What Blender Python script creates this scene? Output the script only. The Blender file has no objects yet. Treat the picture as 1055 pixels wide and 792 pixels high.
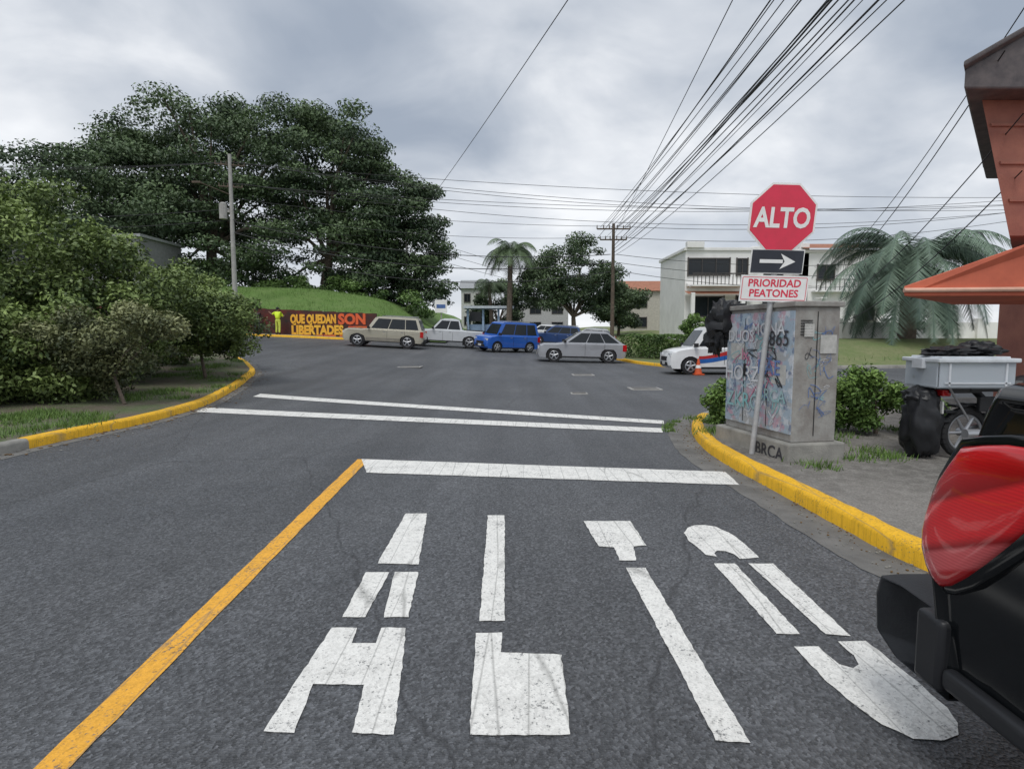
import bpy,bmesh,math,random
import numpy as np
from mathutils import Vector,Matrix,noise
random.seed(7); rng=np.random.default_rng(7)
S=bpy.context.scene
S.view_settings.view_transform='Standard'; S.view_settings.look='None'; S.view_settings.exposure=0
COL=bpy.context.collection
def H(x,y):
    q=-0.75*x+0.5*y; t=q-13.5
    z=.083*(t+math.sqrt(t*t+4))/2
    return 2.4*math.tanh(z/2.4)
# ------------------------------------------------------------ materials
def newmat(name):
    m=bpy.data.materials.new(name); m.use_nodes=True
    nt=m.node_tree; b=nt.nodes['Principled BSDF']; return m,nt,b
def N(nt,t,**k):
    n=nt.nodes.new(t)
    for a,v in k.items(): setattr(n,a,v)
    return n
def noise_n(nt,co,scale,detail=5,rough=.6):
    n=N(nt,'ShaderNodeTexNoise'); n.inputs['Scale'].default_value=scale; n.inputs['Detail'].default_value=min(detail,4)
    n.inputs['Roughness'].default_value=rough
    nt.links.new(co,n.inputs['Vector']); return n.outputs['Fac']
def ramp(nt,fac,stops):
    r=N(nt,'ShaderNodeValToRGB'); e=r.color_ramp.elements
    while len(e)<len(stops): e.new(.5)
    for i,(p,c) in enumerate(stops):
        e[i].position=p; e[i].color=(c,c,c,1) if isinstance(c,(int,float)) else (*c,1)
    nt.links.new(fac,r.inputs['Fac']); return r.outputs['Color']
def mix(nt,f,a,b,mode='MIX'):
    m=N(nt,'ShaderNodeMix',data_type='RGBA',blend_type=mode)
    for s,v in ((m.inputs[0],f),(m.inputs[6],a),(m.inputs[7],b)):
        if isinstance(v,bpy.types.NodeSocket): nt.links.new(v,s)
        elif isinstance(v,(int,float)): s.default_value=v
        else: s.default_value=(*v,1)
    return m.outputs[2]
def math_n(nt,op,a,b=0.0):
    m=N(nt,'ShaderNodeMath',operation=op)
    for i,v in enumerate((a,b)):
        if isinstance(v,bpy.types.NodeSocket): nt.links.new(v,m.inputs[i])
        else: m.inputs[i].default_value=v
    return m.outputs[0]
def coord(nt): return N(nt,'ShaderNodeTexCoord').outputs['Object']
def mapped(nt,co,sc,loc=(0,0,0)):
    mp=N(nt,'ShaderNodeMapping'); mp.inputs['Scale'].default_value=sc; mp.inputs['Location'].default_value=loc; nt.links.new(co,mp.inputs[0]); return mp.outputs[0]
def bump(nt,b,h,strength,dist=.01):
    n=N(nt,'ShaderNodeBump'); n.inputs['Strength'].default_value=strength; n.inputs['Distance'].default_value=dist
    nt.links.new(h,n.inputs['Height']); nt.links.new(n.outputs[0],b.inputs['Normal'])
def M(name,c,rough=.6,c2=None,scale=4,bmp=0,bs=40,metal=0,coat=0,spec=.5):
    m,nt,b=newmat(name); co=coord(nt)
    c2=c2 or tuple(x*.78 for x in c)
    f=ramp(nt,noise_n(nt,co,scale,4,.65),[(.35,0.),(.65,1.)])
    nt.links.new(mix(nt,f,c,c2),b.inputs['Base Color'])
    b.inputs['Roughness'].default_value=rough; b.inputs['Metallic'].default_value=metal
    b.inputs['Coat Weight'].default_value=coat; b.inputs['Specular IOR Level'].default_value=spec
    b.inputs['Coat Roughness'].default_value=.05
    if bmp: bump(nt,b,noise_n(nt,co,bs,3),bmp)
    return m
def crack(nt,co,scale,w,sx=1.0,sy=.5,warp=.3):
    mo=mapped(nt,co,(sx,sy,1),(.3,.9,0))
    ns=N(nt,'ShaderNodeTexNoise'); ns.inputs['Scale'].default_value=3; ns.inputs['Detail'].default_value=4; nt.links.new(mo,ns.inputs['Vector'])
    va=N(nt,'ShaderNodeVectorMath',operation='SCALE'); va.inputs['Scale'].default_value=warp; nt.links.new(ns.outputs['Color'],va.inputs[0])
    ad=N(nt,'ShaderNodeVectorMath',operation='ADD'); nt.links.new(mo,ad.inputs[0]); nt.links.new(va.outputs[0],ad.inputs[1])
    v=N(nt,'ShaderNodeTexVoronoi',feature='DISTANCE_TO_EDGE'); v.voronoi_dimensions='2D'; v.inputs['Scale'].default_value=scale; nt.links.new(ad.outputs[0],v.inputs['Vector'])
    return ramp(nt,v.outputs['Distance'],[(0,1.),(w,0.)])
def vor2(nt,co,scale):
    v=N(nt,'ShaderNodeTexVoronoi'); v.voronoi_dimensions='2D'; v.inputs['Scale'].default_value=scale; nt.links.new(co,v.inputs['Vector']); return v
AL=1.85
def asphalt_color(nt,co,v,light=1.0,cr=True):
    light*=AL
    big=noise_n(nt,co,.3,4); med=noise_n(nt,co,2.6,4,.7); fine=noise_n(nt,co,130,2,.8)
    c=mix(nt,ramp(nt,big,[(.32,0.),(.68,1.)]),(.040*light,.0425*light,.047*light),(.064*light,.066*light,.070*light))
    tracks=noise_n(nt,mapped(nt,co,(1.5,.10,1)),1.0,3,.5)
    c=mix(nt,1.,c,ramp(nt,tracks,[(.35,.82),(.65,1.2)]),'MULTIPLY')
    c=mix(nt,ramp(nt,med,[(.4,.0),(.7,.5)]),c,(.042*light,.044*light,.048*light))
    sp=ramp(nt,v.outputs['Color'],[(.0,.35),(.6,1.),(1.,1.9)])
    c=mix(nt,1.,c,sp,'MULTIPLY')
    c=mix(nt,ramp(nt,fine,[(.60,0.),(.70,.5)]),c,(.28,.28,.27))
    if cr: c=mix(nt,math_n(nt,'MULTIPLY',crack(nt,co,.26,.0035),.55),c,(.025,.025,.027))
    return c
def asphalt(name,light=1.0,rough=.60):
    m,nt,b=newmat(name); co=coord(nt); v=vor2(nt,co,80)
    nt.links.new(asphalt_color(nt,co,v,light),b.inputs['Base Color'])
    b.inputs['Roughness'].default_value=rough
    bump(nt,b,v.outputs['Distance'],.8,.007)
    return m
def roadpaint(name,c,wear=.5):
    m,nt,b=newmat(name); co=coord(nt); v=vor2(nt,co,80)
    ac=asphalt_color(nt,co,v,1.,False)
    w1=noise_n(nt,co,55,4,.75); w2=noise_n(nt,co,3.5,4)
    ww=math_n(nt,'ADD',w1,math_n(nt,'MULTIPLY',w2,.35))
    fac=ramp(nt,ww,[(.78-.12*wear,0.),(.88-.12*wear,.85)])
    dirt=mix(nt,ramp(nt,noise_n(nt,co,7,4,.7),[(.38,0.),(.75,.5)]),c,tuple(x*.70 for x in c))
    dirt=mix(nt,1.,dirt,ramp(nt,v.outputs['Color'],[(0.,.74),(.5,.98),(1.,1.04)]),'MULTIPLY')
    col=mix(nt,fac,dirt,ac)
    col=mix(nt,math_n(nt,'MULTIPLY',crack(nt,co,4.0,.035,1.7,.10,.09),.5),col,(.16,.16,.15))
    nt.links.new(col,b.inputs['Base Color']); b.inputs['Roughness'].default_value=.75
    bump(nt,b,v.outputs['Distance'],.5,.005)
    return m
def leafmat(name,dark,light,rough=.5):
    m,nt,b=newmat(name)
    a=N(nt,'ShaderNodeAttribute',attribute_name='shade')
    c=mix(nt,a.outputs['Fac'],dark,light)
    nt.links.new(c,b.inputs['Base Color']); b.inputs['Roughness'].default_value=rough; b.inputs['Specular IOR Level'].default_value=.35
    return m
def groundmix(name,ca,cb,cc,scale=1.2):
    m,nt,b=newmat(name); co=coord(nt)
    c=mix(nt,ramp(nt,noise_n(nt,co,scale,4,.7),[(.4,0.),(.6,1.)]),ca,cb)
    c=mix(nt,ramp(nt,noise_n(nt,co,scale*9,4,.7),[(.45,0.),(.7,.8)]),c,cc)
    c=mix(nt,1.,c,ramp(nt,noise_n(nt,co,60,3,.8),[(.3,.6),(.7,1.35)]),'MULTIPLY')
    nt.links.new(c,b.inputs['Base Color']); b.inputs['Roughness'].default_value=.95
    bump(nt,b,noise_n(nt,co,45,3),.8,.03); return m
m_asph=asphalt('asphalt'); m_white=roadpaint('white_road_paint',(.86,.85,.81),.22); m_orange=roadpaint('orange_road_paint',(.90,.45,.05),.4)
m_ykerb=roadpaint('yellow_kerb_paint',(.95,.53,.02),.15)
m_conc=M('concrete',(.34,.33,.30),.9,(.21,.205,.19),3,.6,60)
m_gutter=M('gutter_concrete',(.20,.195,.185),.9,(.125,.122,.116),2.5,.7,70)
m_pave=groundmix('worn_pavement',(.24,.225,.205),(.15,.14,.125),(.30,.285,.26),.8)
m_verge=groundmix('soil_and_grass',(.14,.115,.085),(.10,.14,.055),(.19,.165,.13),.9)
m_grass=groundmix('grass',(.12,.22,.045),(.16,.25,.07),(.09,.17,.035),.5)
m_drygrass=groundmix('dry_grass',(.16,.21,.075),(.23,.24,.115),(.13,.17,.065),.6)
m_black=M('black_rubber',(.018,.018,.02),.75); m_blackpl=M('black_plastic',(.02,.021,.024),.42,spec=.35)
m_glass=M('dark_glass',(.02,.025,.03),.12,spec=.35)
m_chrome=M('bright_metal',(.55,.56,.58),.3,metal=.8); m_rim=M('alloy',(.42,.43,.45),.4,metal=.6)
m_red_l=M('tail_lamp_red',(.5,.008,.012),.12,coat=1); m_lampw=M('lamp_clear',(.75,.77,.8),.12,coat=1)
m_plate=M('plate_white',(.7,.7,.68),.5)
m_bark=M('bark',(.18,.14,.11),.95,(.09,.075,.06),6,.8,25); m_pole=M('pole_concrete',(.42,.41,.39),.9,(.31,.30,.29),3,.3)
m_wood=M('pole_wood',(.14,.105,.08),.9,(.08,.065,.05),5,.4)
m_wire=M('wire_black',(.03,.03,.035),.6)
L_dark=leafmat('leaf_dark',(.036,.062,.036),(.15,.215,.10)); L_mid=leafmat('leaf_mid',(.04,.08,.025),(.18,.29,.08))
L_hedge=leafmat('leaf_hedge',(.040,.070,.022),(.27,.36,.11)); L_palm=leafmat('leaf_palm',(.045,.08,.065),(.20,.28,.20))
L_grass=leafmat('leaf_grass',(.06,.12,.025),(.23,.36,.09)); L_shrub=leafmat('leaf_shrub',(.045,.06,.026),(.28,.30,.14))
# ------------------------------------------------------------ mesh builder
class MB:
    def __init__(s): s.v=[];s.f=[];s.m=[]
    def add(s,vs,fs,mi=0):
        o=len(s.v); s.v+= [tuple(p) for p in vs]
        for f in fs: s.f.append([i+o for i in f]); s.m.append(mi)
    def box(s,c,d,mi=0,rz=0,taper=1):
        x,y,z=[a/2 for a in d]; R=Matrix.Rotation(rz,3,'Z'); vs=[]
        for k in (-1,1):
            t=taper if k>0 else 1
            for a,b in ((-1,-1),(1,-1),(1,1),(-1,1)):
                vs.append(R@Vector((a*x*t,b*y*t,k*z))+Vector(c))
        s.add(vs,[(3,2,1,0),(4,5,6,7),(0,1,5,4),(1,2,6,5),(2,3,7,6),(3,0,4,7)],mi)
    def cyl(s,p0,p1,r0,r1=None,n=10,mi=0,cap=True):
        r1=r0 if r1 is None else r1; p0=Vector(p0);p1=Vector(p1); d=(p1-p0)
        if d.length<1e-6: return
        d.normalize(); u=d.cross(Vector((0,0,1)) if abs(d.z)<.9 else Vector((1,0,0))).normalized(); w=d.cross(u)
        vs=[]
        for p,r in ((p0,r0),(p1,r1)):
            for i in range(n):
                a=2*math.pi*i/n; vs.append(p+u*math.cos(a)*r+w*math.sin(a)*r)
        fs=[(i,(i+1)%n,n+(i+1)%n,n+i) for i in range(n)]
        if cap: fs+=[tuple(range(n-1,-1,-1)),tuple(range(n,2*n))]
        s.add(vs,fs,mi)
    def tube(s,pts,rs,n=8,mi=0):
        for i in range(len(pts)-1): s.cyl(pts[i],pts[i+1],rs[i],rs[i+1],n,mi,cap=True)
    def ball(s,c,r,mi=0,nu=12,nv=8,jit=0,seed=0):
        vs=[];fs=[]
        r=(r,r,r) if not hasattr(r,'__len__') else r
        for j in range(nv+1):
            th=math.pi*j/nv
            for i in range(nu):
                ph=2*math.pi*i/nu; d=Vector((math.sin(th)*math.cos(ph),math.sin(th)*math.sin(ph),math.cos(th)))
                k=1+jit*noise.noise(d*2.3+Vector((seed,0,0)))+jit*.5*noise.noise(d*6+Vector((seed,4,0)))
                vs.append((c[0]+d.x*r[0]*k,c[1]+d.y*r[1]*k,c[2]+d.z*r[2]*k))
        for j in range(nv):
            for i in range(nu): fs.append((j*nu+i,(j+1)*nu+i,(j+1)*nu+(i+1)%nu,j*nu+(i+1)%nu))
        s.add(vs,fs,mi)
    def obj(s,name,mats,parent=None,smooth=False,bevel=0,seg=2,fixn=True,mat4=None,angle=35):
        me=bpy.data.meshes.new(name); me.from_pydata(s.v,[],s.f); me.update()
        for m in (mats if isinstance(mats,(list,tuple)) else [mats]): me.materials.append(m)
        me.polygons.foreach_set('material_index',s.m)
        if fixn:
            bm=bmesh.new(); bm.from_mesh(me); bmesh.ops.recalc_face_normals(bm,faces=bm.faces); bm.to_mesh(me); bm.free()
        if smooth:
            me.polygons.foreach_set('use_smooth',[True]*len(me.polygons))
            try: me.set_sharp_from_angle(angle=math.radians(angle))
            except Exception: pass
        o=bpy.data.objects.new(name,me); COL.objects.link(o)
        if parent: o.parent=parent
        if mat4 is not None: o.matrix_world=mat4
        if bevel:
            b=o.modifiers.new('bev','BEVEL'); b.width=bevel; b.segments=seg; b.limit_method='ANGLE'; b.angle_limit=math.radians(30)
        return o
def empty(name,loc=(0,0,0)):
    e=bpy.data.objects.new(name,None); COL.objects.link(e); e.location=loc; e.empty_display_size=.2; return e
def text_into(mb,body,size,origin,xdir,updir,mi=0,bold=.0,align='LEFT',depth=0,sx=1.0,width=None):
    cu=bpy.data.curves.new('t','FONT'); cu.body=body; cu.size=size; cu.offset=bold; cu.align_x=align; cu.resolution_u=3
    ob=bpy.data.objects.new('t',cu); COL.objects.link(ob)
    bpy.context.view_layer.update()
    me=bpy.data.meshes.new_from_object(ob); X=Vector(xdir).normalized();U=Vector(updir).normalized();O=Vector(origin)
    if width: sx=width/(max(v.co.x for v in me.vertices)-min(v.co.x for v in me.vertices))
    mb.add([O+X*v.co.x*sx+U*v.co.y for v in me.vertices],[tuple(p.vertices) for p in me.polygons],mi)
    bpy.data.objects.remove(ob); bpy.data.curves.remove(cu); bpy.data.meshes.remove(me)
def catmull(pts,k=8):
    P=[Vector((*p,0)[:3]) for p in pts]; P=[P[0]*2-P[1]]+P+[P[-1]*2-P[-2]]; out=[]
    for i in range(1,len(P)-2):
        a,b,c,d=P[i-1:i+3]
        for j in range(k):
            t=j/k; out.append(.5*((2*b)+(c-a)*t+(2*a-5*b+4*c-d)*t*t+(3*b-a-3*c+d)*t**3))
    out.append(P[-2]); return out
# ------------------------------------------------------------ ground and road
def grid(name,xs,ys,zf,mat,holes=None):
    vs=[(x,y,zf(x,y)) for y in ys for x in xs]; nx=len(xs)
    fs=[(j*nx+i,j*nx+i+1,(j+1)*nx+i+1,(j+1)*nx+i) for j in range(len(ys)-1) for i in range(nx-1)]
    mb=MB(); mb.add(vs,fs); return mb.obj(name,mat,smooth=True,fixn=False)
xs=[-900,-500,-250,-150,-110]+[x for x in range(-90,91,2)]+[110,150,250,500,900]
ys=[-400,-150,-60]+[y for y in range(-30,121,2)]+[150,220,350,600,1200]
grid('ground',xs,ys,lambda x,y:H(x,y)-.06,m_drygrass)
grid('road',[x*1. for x in range(-90,91,1)],[y*1. for y in range(-26,141,1)],lambda x,y:H(x,y),m_asph)
def flat(mb,pts,off=.006,mi=0,sub=1):
    mb.add([(x,y,H(x,y)+off) for x,y in pts],[tuple(range(len(pts)))],mi)
def stripe(mb,a,b,c,d,n=24,off=.008):
    for i in range(n):
        t0=i/n;t1=(i+1)/n
        L=lambda p,q,t:(p[0]+(q[0]-p[0])*t,p[1]+(q[1]-p[1])*t)
        flat(mb,[L(a,b,t0),L(a,b,t1),L(d,c,t1),L(d,c,t0)],off)
letters={
'A':[[(-.89,4.77),(-.71,4.77),(-.61,3.68),(-.88,3.7)],[(-.92,3.56),(-.77,3.56),(-.78,2.97),(-.9,2.97)],[(-.74,3.56),(-.59,3.56),(-.55,2.97),(-.68,2.97)],
 [(-.92,2.86),(-.79,2.86),(-.78,2.71),(-.66,2.71),(-.67,2.86),(-.54,2.86),(-.44,2.06),(-.6,2.07),(-.63,2.37),(-.85,2.38),(-.82,2.07),(-.94,2.08)]],
'L':[[(-.2,4.72),(-.06,4.72),(-.04,2.93),(-.17,2.93)],[(-.18,2.81),(-.05,2.81),(-.05,2.63),(.23,2.61),(.22,2.06),(-.16,2.06)]],
'T':[[(.577,4.57),(.952,4.57),(.953,4.03),(.859,4.01),(.824,3.75),(.714,3.75),(.719,3.99),(.612,4.01)],[(.731,3.63),(.856,3.63),(.876,2.015),(.755,2.03)]],
'O':[[(1.31,3.95),(1.285,4.12),(1.30,4.29),(1.36,4.41),(1.44,4.47),(1.52,4.475),(1.59,4.43),(1.64,4.3),(1.66,4.19),(1.665,3.95),(1.66,3.8),(1.525,3.78),(1.515,3.86),(1.48,3.92),(1.42,3.93),(1.39,3.88),(1.385,3.82),(1.32,3.85)],
 [(1.321,3.70),(1.461,3.70),(1.442,2.80),(1.326,2.80)],[(1.55,3.70),(1.709,3.70),(1.684,2.78),(1.569,2.80)],
 [(1.352,2.68),(1.473,2.68),(1.475,2.6),(1.49,2.53),(1.53,2.50),(1.577,2.53),(1.595,2.6),(1.591,2.73),(1.733,2.73),(1.75,2.4),(1.745,2.22),(1.72,2.13),(1.67,2.06),(1.59,2.03),(1.49,2.04),(1.42,2.12),(1.385,2.24),(1.36,2.4)]]}
def rough_edge(poly,amp=.0035,step=.04):
    out=[]
    for i,p in enumerate(poly):
        q=poly[(i+1)%len(poly)]; L=math.hypot(q[0]-p[0],q[1]-p[1]); n=max(1,int(L/step))
        for j in range(n):
            t=j/n; x=p[0]+(q[0]-p[0])*t; y=p[1]+(q[1]-p[1])*t
            out.append((x+random.uniform(-amp,amp),y+random.uniform(-amp,amp)))
    return out
mb=MB()
for k,ps in letters.items():
    for p in ps: flat(mb,rough_edge(p),.005)
mb.obj('road_word_marking_alto',m_white,fixn=False)
mb=MB(); flat(mb,rough_edge([(-1.81,6.9),(2.33,6.26),(2.27,5.7),(-1.58,6.21)],.006,.1),.006); mb.obj('stop_line',m_white)
mb=MB(); stripe(mb,(-6.25,14.4),(2.64,10.06),(2.55,9.66),(-6.15,13.75)); stripe(mb,(-6.2,11.75),(2.42,9.22),(2.30,8.8),(-6.1,11.1)); mb.obj('crosswalk_lines',m_white)
mb=MB(); flat(mb,rough_edge([(-1.13,-8),(-1.01,-8),(-1.53,1.91),(-1.716,6.9),(-1.856,6.9),(-1.654,1.91)],.004,.12),.005); mb.obj('centre_line_marking',m_orange,fixn=False)
m_cov=M('cover_rim',(.42,.41,.39),.8)
for i,(x,y,w) in enumerate([(-4.2,24,.95),(2.62,21.5,.8),(1.7,14.7,.42),(3.66,16,.85)]):
    mb=MB(); z=H(x,y)+.01
    mb.box((x,y,z),(w,w*.8,.03),0); mb.box((x,y,z+.012),(w*.8,w*.6,.03),1)
    mb.obj('manhole_cover',[m_cov,m_gutter],bevel=.005)
def normals2d(P,side):
    out=[]
    for i in range(len(P)):
        d=(P[min(i+1,len(P)-1)]-P[max(i-1,0)]).normalized(); out.append(Vector((d.y,-d.x,0))*side)
    return out
def kerb(name,P,Nn,i0,i1,mat):
    sec=[(-.002,-.08),(0,.10),(.015,.13),(.04,.142),(.145,.142),(.165,.128),(.168,-.05)]
    mb=MB(); vs=[];fs=[];k=len(sec)
    for i in range(i0,i1+1):
        jit=random.uniform(-.006,.006)
        for o,z in sec:
            p=P[i]+Nn[i]*(o+jit); vs.append((p.x,p.y,H(p.x,p.y)+z+jit*.6))
    for i in range(i1-i0):
        for j in range(k-1): fs.append((i*k+j,i*k+j+1,(i+1)*k+j+1,(i+1)*k+j))
    fs+= [tuple(range(k)),tuple((i1-i0)*k+j for j in range(k-1,-1,-1))]
    mb.add(vs,fs); return mb.obj(name,mat,smooth=True,angle=50)
def island(name,P,Nn,far,n,mat,zf=None,start=.15):
    mb=MB(); vs=[];m=len(P)
    for i in range(m):
        a=P[i]+Nn[i]*start; t=i/(m-1); b=Vector(far(t,P[i]))
        for j in range(n+1):
            s=(j/n)**1.6; p=a.lerp(b,s); d=(p-a).length
            vs.append((p.x,p.y,H(p.x,p.y)+.132+(zf(p.x,p.y,d) if zf else 0)))
    fs=[(i*(n+1)+j,i*(n+1)+j+1,(i+1)*(n+1)+j+1,(i+1)*(n+1)+j) for i in range(m-1) for j in range(n)]
    mb.add(vs,fs); o=mb.obj(name,mat,smooth=True); return o
def gutter(name,P,Nn,i0,i1,w):
    mb=MB(); vs=[]
    for i in range(i0,i1+1):
        for o in (-w,-w*.5,.01):
            p=P[i]+Nn[i]*o; e=random.uniform(-.015,.015) if o==-w else 0
            vs.append((p.x+e,p.y,H(p.x,p.y)+.004))
    mb.add(vs,[(i*3+j,i*3+j+1,i*3+j+4,i*3+j+3) for i in range(i1-i0) for j in (0,1)]); return mb.obj(name,m_gutter)
def densify(P,step=.5):
    out=[P[0]]
    for a,b in zip(P,P[1:]):
        n=max(1,int((b-a).length/step))
        for j in range(1,n+1): out.append(a.lerp(b,j/n))
    return out
LP=densify(catmull([(-6.3,-14),(-6.3,0),(-6.3,7.5),(-6.15,9.6),(-6.35,11.8),(-7.0,14.3),(-7.9,17.3),(-8.9,20),(-12,24),(-20,28),(-40,34),(-80,46)],8),.6)
LN=normals2d(LP,-1)
ia=min(range(len(LP)),key=lambda i:abs(LP[i].y-7.7)+(0 if LP[i].x>-7 else 9)); ib=min(range(len(LP)),key=lambda i:(LP[i]-Vector((-10.5,22.8,0))).length)
kerb('kerb_grey',LP,LN,0,ia,m_conc); kerb('kerb_yellow',LP,LN,ia,ib,m_ykerb); kerb('kerb_grey',LP,LN,ib,len(LP)-1,m_conc)
island('planted_verge',LP,LN,lambda t,p:(-90,-14+t*57,0),26,m_verge)
RP=densify(catmull([(3.5,-14),(3.45,1.2),(2.95,2.9),(2.62,3.6),(2.556,4.36),(2.52,5.43),(2.47,6.85),(2.62,8.2),(2.95,9.4),(3.6,10.5),(5,11.4),(9,12.5),(20,14),(80,22)],8),.4)
RN=normals2d(RP,1)
ja=min(range(len(RP)),key=lambda i:abs(RP[i].y-1.0)+(0 if RP[i].x<4 else 9)); jb=min(range(len(RP)),key=lambda i:(RP[i]-Vector((3.3,10.1,0))).length)
kerb('kerb_grey',RP,RN,0,ja,m_conc); kerb('kerb_yellow',RP,RN,ja,jb,m_ykerb); kerb('kerb_grey',RP,RN,jb,len(RP)-1,m_conc)
island('pavement',RP,RN,lambda t,p:(80,-14+t*35,0),26,m_pave)
gutter('gutter',RP,RN,ja,jb+10,.36)
gutter('gutter',LP,LN,0,ib,.22)
FP=densify(catmull([(5.2,120),(5.6,70),(6.0,45),(6.1,34),(6.8,28),(9,25.6),(20,26.5),(80,34)],8),.8); FN=normals2d(FP,-1)
ka=min(range(len(FP)),key=lambda i:(FP[i]-Vector((6.05,37,0))).length); kb=min(range(len(FP)),key=lambda i:(FP[i]-Vector((8.4,25.9,0))).length)
kerb('kerb_grey',FP,FN,0,ka,m_conc); kerb('kerb_yellow',FP,FN,ka,kb,m_ykerb); kerb('kerb_grey',FP,FN,kb,len(FP)-1,m_conc)
ss=lambda a:max(0,min(1,a))**2*(3-2*max(0,min(1,a)))
island('grass_lawn',FP,FN,lambda t,p:(90,125-t*88,0),24,m_drygrass,lambda x,y,d:1.15*ss((d-.5)/13)*ss((x-6)/8))
BP=densify(catmull([(-80,36),(-40,38.5),(-17,40),(-11,40.6),(-7,43.5),(-5,52),(-5,120)],8),.8); BN=normals2d(BP,-1)
la=min(range(len(BP)),key=lambda i:(BP[i]-Vector((-20,39.9,0))).length); lb=min(range(len(BP)),key=lambda i:(BP[i]-Vector((-7,43.5,0))).length)
kerb('kerb_grey',BP,BN,0,la,m_conc); kerb('kerb_yellow',BP,BN,la,lb,m_ykerb); kerb('kerb_grey',BP,BN,lb,len(BP)-1,m_conc)
island('pavement',BP,BN,lambda t,p:(-90+t*60,130,0),10,m_pave)
def bankz(x,y):
    k=ss((-6.5-x)/6)
    return H(x,y)+.1+k*1.7+ss((y-42)/13)*(1.9*ss((-3.5-x)/16)+.3*k)+.12*noise.noise(Vector((x*.25,y*.3,0)))*k
grid('grass_bank',[-90+i*1.2 for i in range(72)],[42.05+i*1.1 for i in range(14)]+[60,66,75,90,120],bankz,m_grass)
# mural wall
mur=empty('mural_wall'); m_mb=M('mural_black',(.03,.022,.02),.7,(.12,.018,.012),1.3); m_mr=M('mural_red',(.62,.06,.03),.6,(.7,.2,.03),2); m_my=M('mural_yellow',(.9,.52,.05),.6,(.85,.38,.03),3)
mb=MB()
for i in range(33):
    x0=-42+i*.98; x1=x0+.98; xm=(x0+x1)/2; z=H(xm,41.7); mb.box((xm,41.8,z+.9),(.985,.3,1.95),0)
mb.obj('wall',m_mb,mur)
mb=MB()
zt=H(-14,41.6)
for i in range(16):
    x=-24+i*.85+random.uniform(-.2,.2); w=random.uniform(.5,.9); mb.box((x,41.642,zt+.10+random.uniform(0,.06)),(w,.02,random.uniform(.12,.22)),0)
mb.box((-10.9,41.64,zt+.45),(1.5,.02,.7),0)
text_into(mb,"SON",1.0,(-12.35,41.62,zt+.96),(1,0,0),(0,0,1),1,.05,width=1.95)
text_into(mb,"QUE QUEDAN",.84,(-15.75,41.62,zt+1.02),(1,0,0),(0,0,1),2,.05,width=3.25)
text_into(mb,"LIBERTADES",.86,(-15.7,41.62,zt+.24),(1,0,0),(0,0,1),2,.05,width=3.7)
text_into(mb,"AGUA VIDA PUEBLO",1.0,(-32,41.62,zt+.7),(1,0,0),(0,0,1),2,.03)
mb.obj('lettering',[m_mr,M('mural_red2',(.85,.14,.04),.6),m_my,m_mb],mur,fixn=False)
# ------------------------------------------------------------ foliage
def leaves(name,P,size,mat,shade,parent=None,aspect=.5,up=.5,nrm=None):
    n=len(P); P=np.asarray(P)
    d=rng.normal(size=(n,3)); d/=np.linalg.norm(d,axis=1)[:,None]
    nn=rng.normal(size=(n,3))*.6; nn[:,2]+=up
    if nrm is not None: nn+=nrm*.7
    nn/=np.linalg.norm(nn,axis=1)[:,None]
    a=np.cross(d,nn); a/=np.linalg.norm(a,axis=1)[:,None]+1e-9; b=np.cross(nn,a)
    s=(size*rng.uniform(.6,1.35,n))[:,None]
    v=np.empty((n,4,3)); bend=nn*s*.18
    v[:,0]=P-a*s*.5; v[:,1]=P-b*s*aspect*.5+bend*.5; v[:,2]=P+a*s*.5; v[:,3]=P+b*s*aspect*.5+bend*.5
    me=bpy.data.meshes.new(name); me.vertices.add(4*n); me.vertices.foreach_set('co',v.reshape(-1).astype(np.float32))
    me.loops.add(4*n); me.loops.foreach_set('vertex_index',np.arange(4*n,dtype=np.int32))
    me.polygons.add(n); me.polygons.foreach_set('loop_start',np.arange(0,4*n,4,dtype=np.int32)); me.polygons.foreach_set('loop_total',np.full(n,4,dtype=np.int32))
    me.update(); at=me.attributes.new('shade','FLOAT','POINT'); at.data.foreach_set('value',np.repeat(np.clip(shade,0,1),4).astype(np.float32))
    me.materials.append(mat); o=bpy.data.objects.new(name,me); COL.objects.link(o)
    if parent: o.parent=parent
    return o
def crown_points(blobs,nclump,nleaf,crad,flat=.55,shell=.55):
    vol=np.array([b[3]*b[4]*b[5] for b in blobs])**.67; vol/=vol.sum()
    PP=[];SH=[];CC=[];NN=[]
    for b,w in zip(blobs,vol):
        k=max(3,int(nclump*w))
        for _ in range(k):
            d=rng.normal(size=3); d/=np.linalg.norm(d); r=shell+(1-shell)*rng.random()**.6
            r*=1+.20*noise.noise(Vector(d*2.2)+Vector(b[:3]))
            c=np.array(b[:3])+d*r*np.array(b[3:]); cr=crad*rng.uniform(.6,1.35)
            m=int(nleaf*rng.uniform(.6,1.4)*(cr/crad)**2)
            q=rng.normal(size=(m,3)); q/=np.linalg.norm(q,axis=1)[:,None]; q*=(rng.random(m)**.45)[:,None]
            pts=c+q*np.array([cr,cr,cr*flat]); base=rng.uniform(.1,.75)
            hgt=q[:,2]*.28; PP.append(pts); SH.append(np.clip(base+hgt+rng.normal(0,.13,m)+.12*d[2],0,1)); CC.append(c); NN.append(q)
    return np.concatenate(PP),np.concatenate(SH),CC,np.concatenate(NN)
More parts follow.
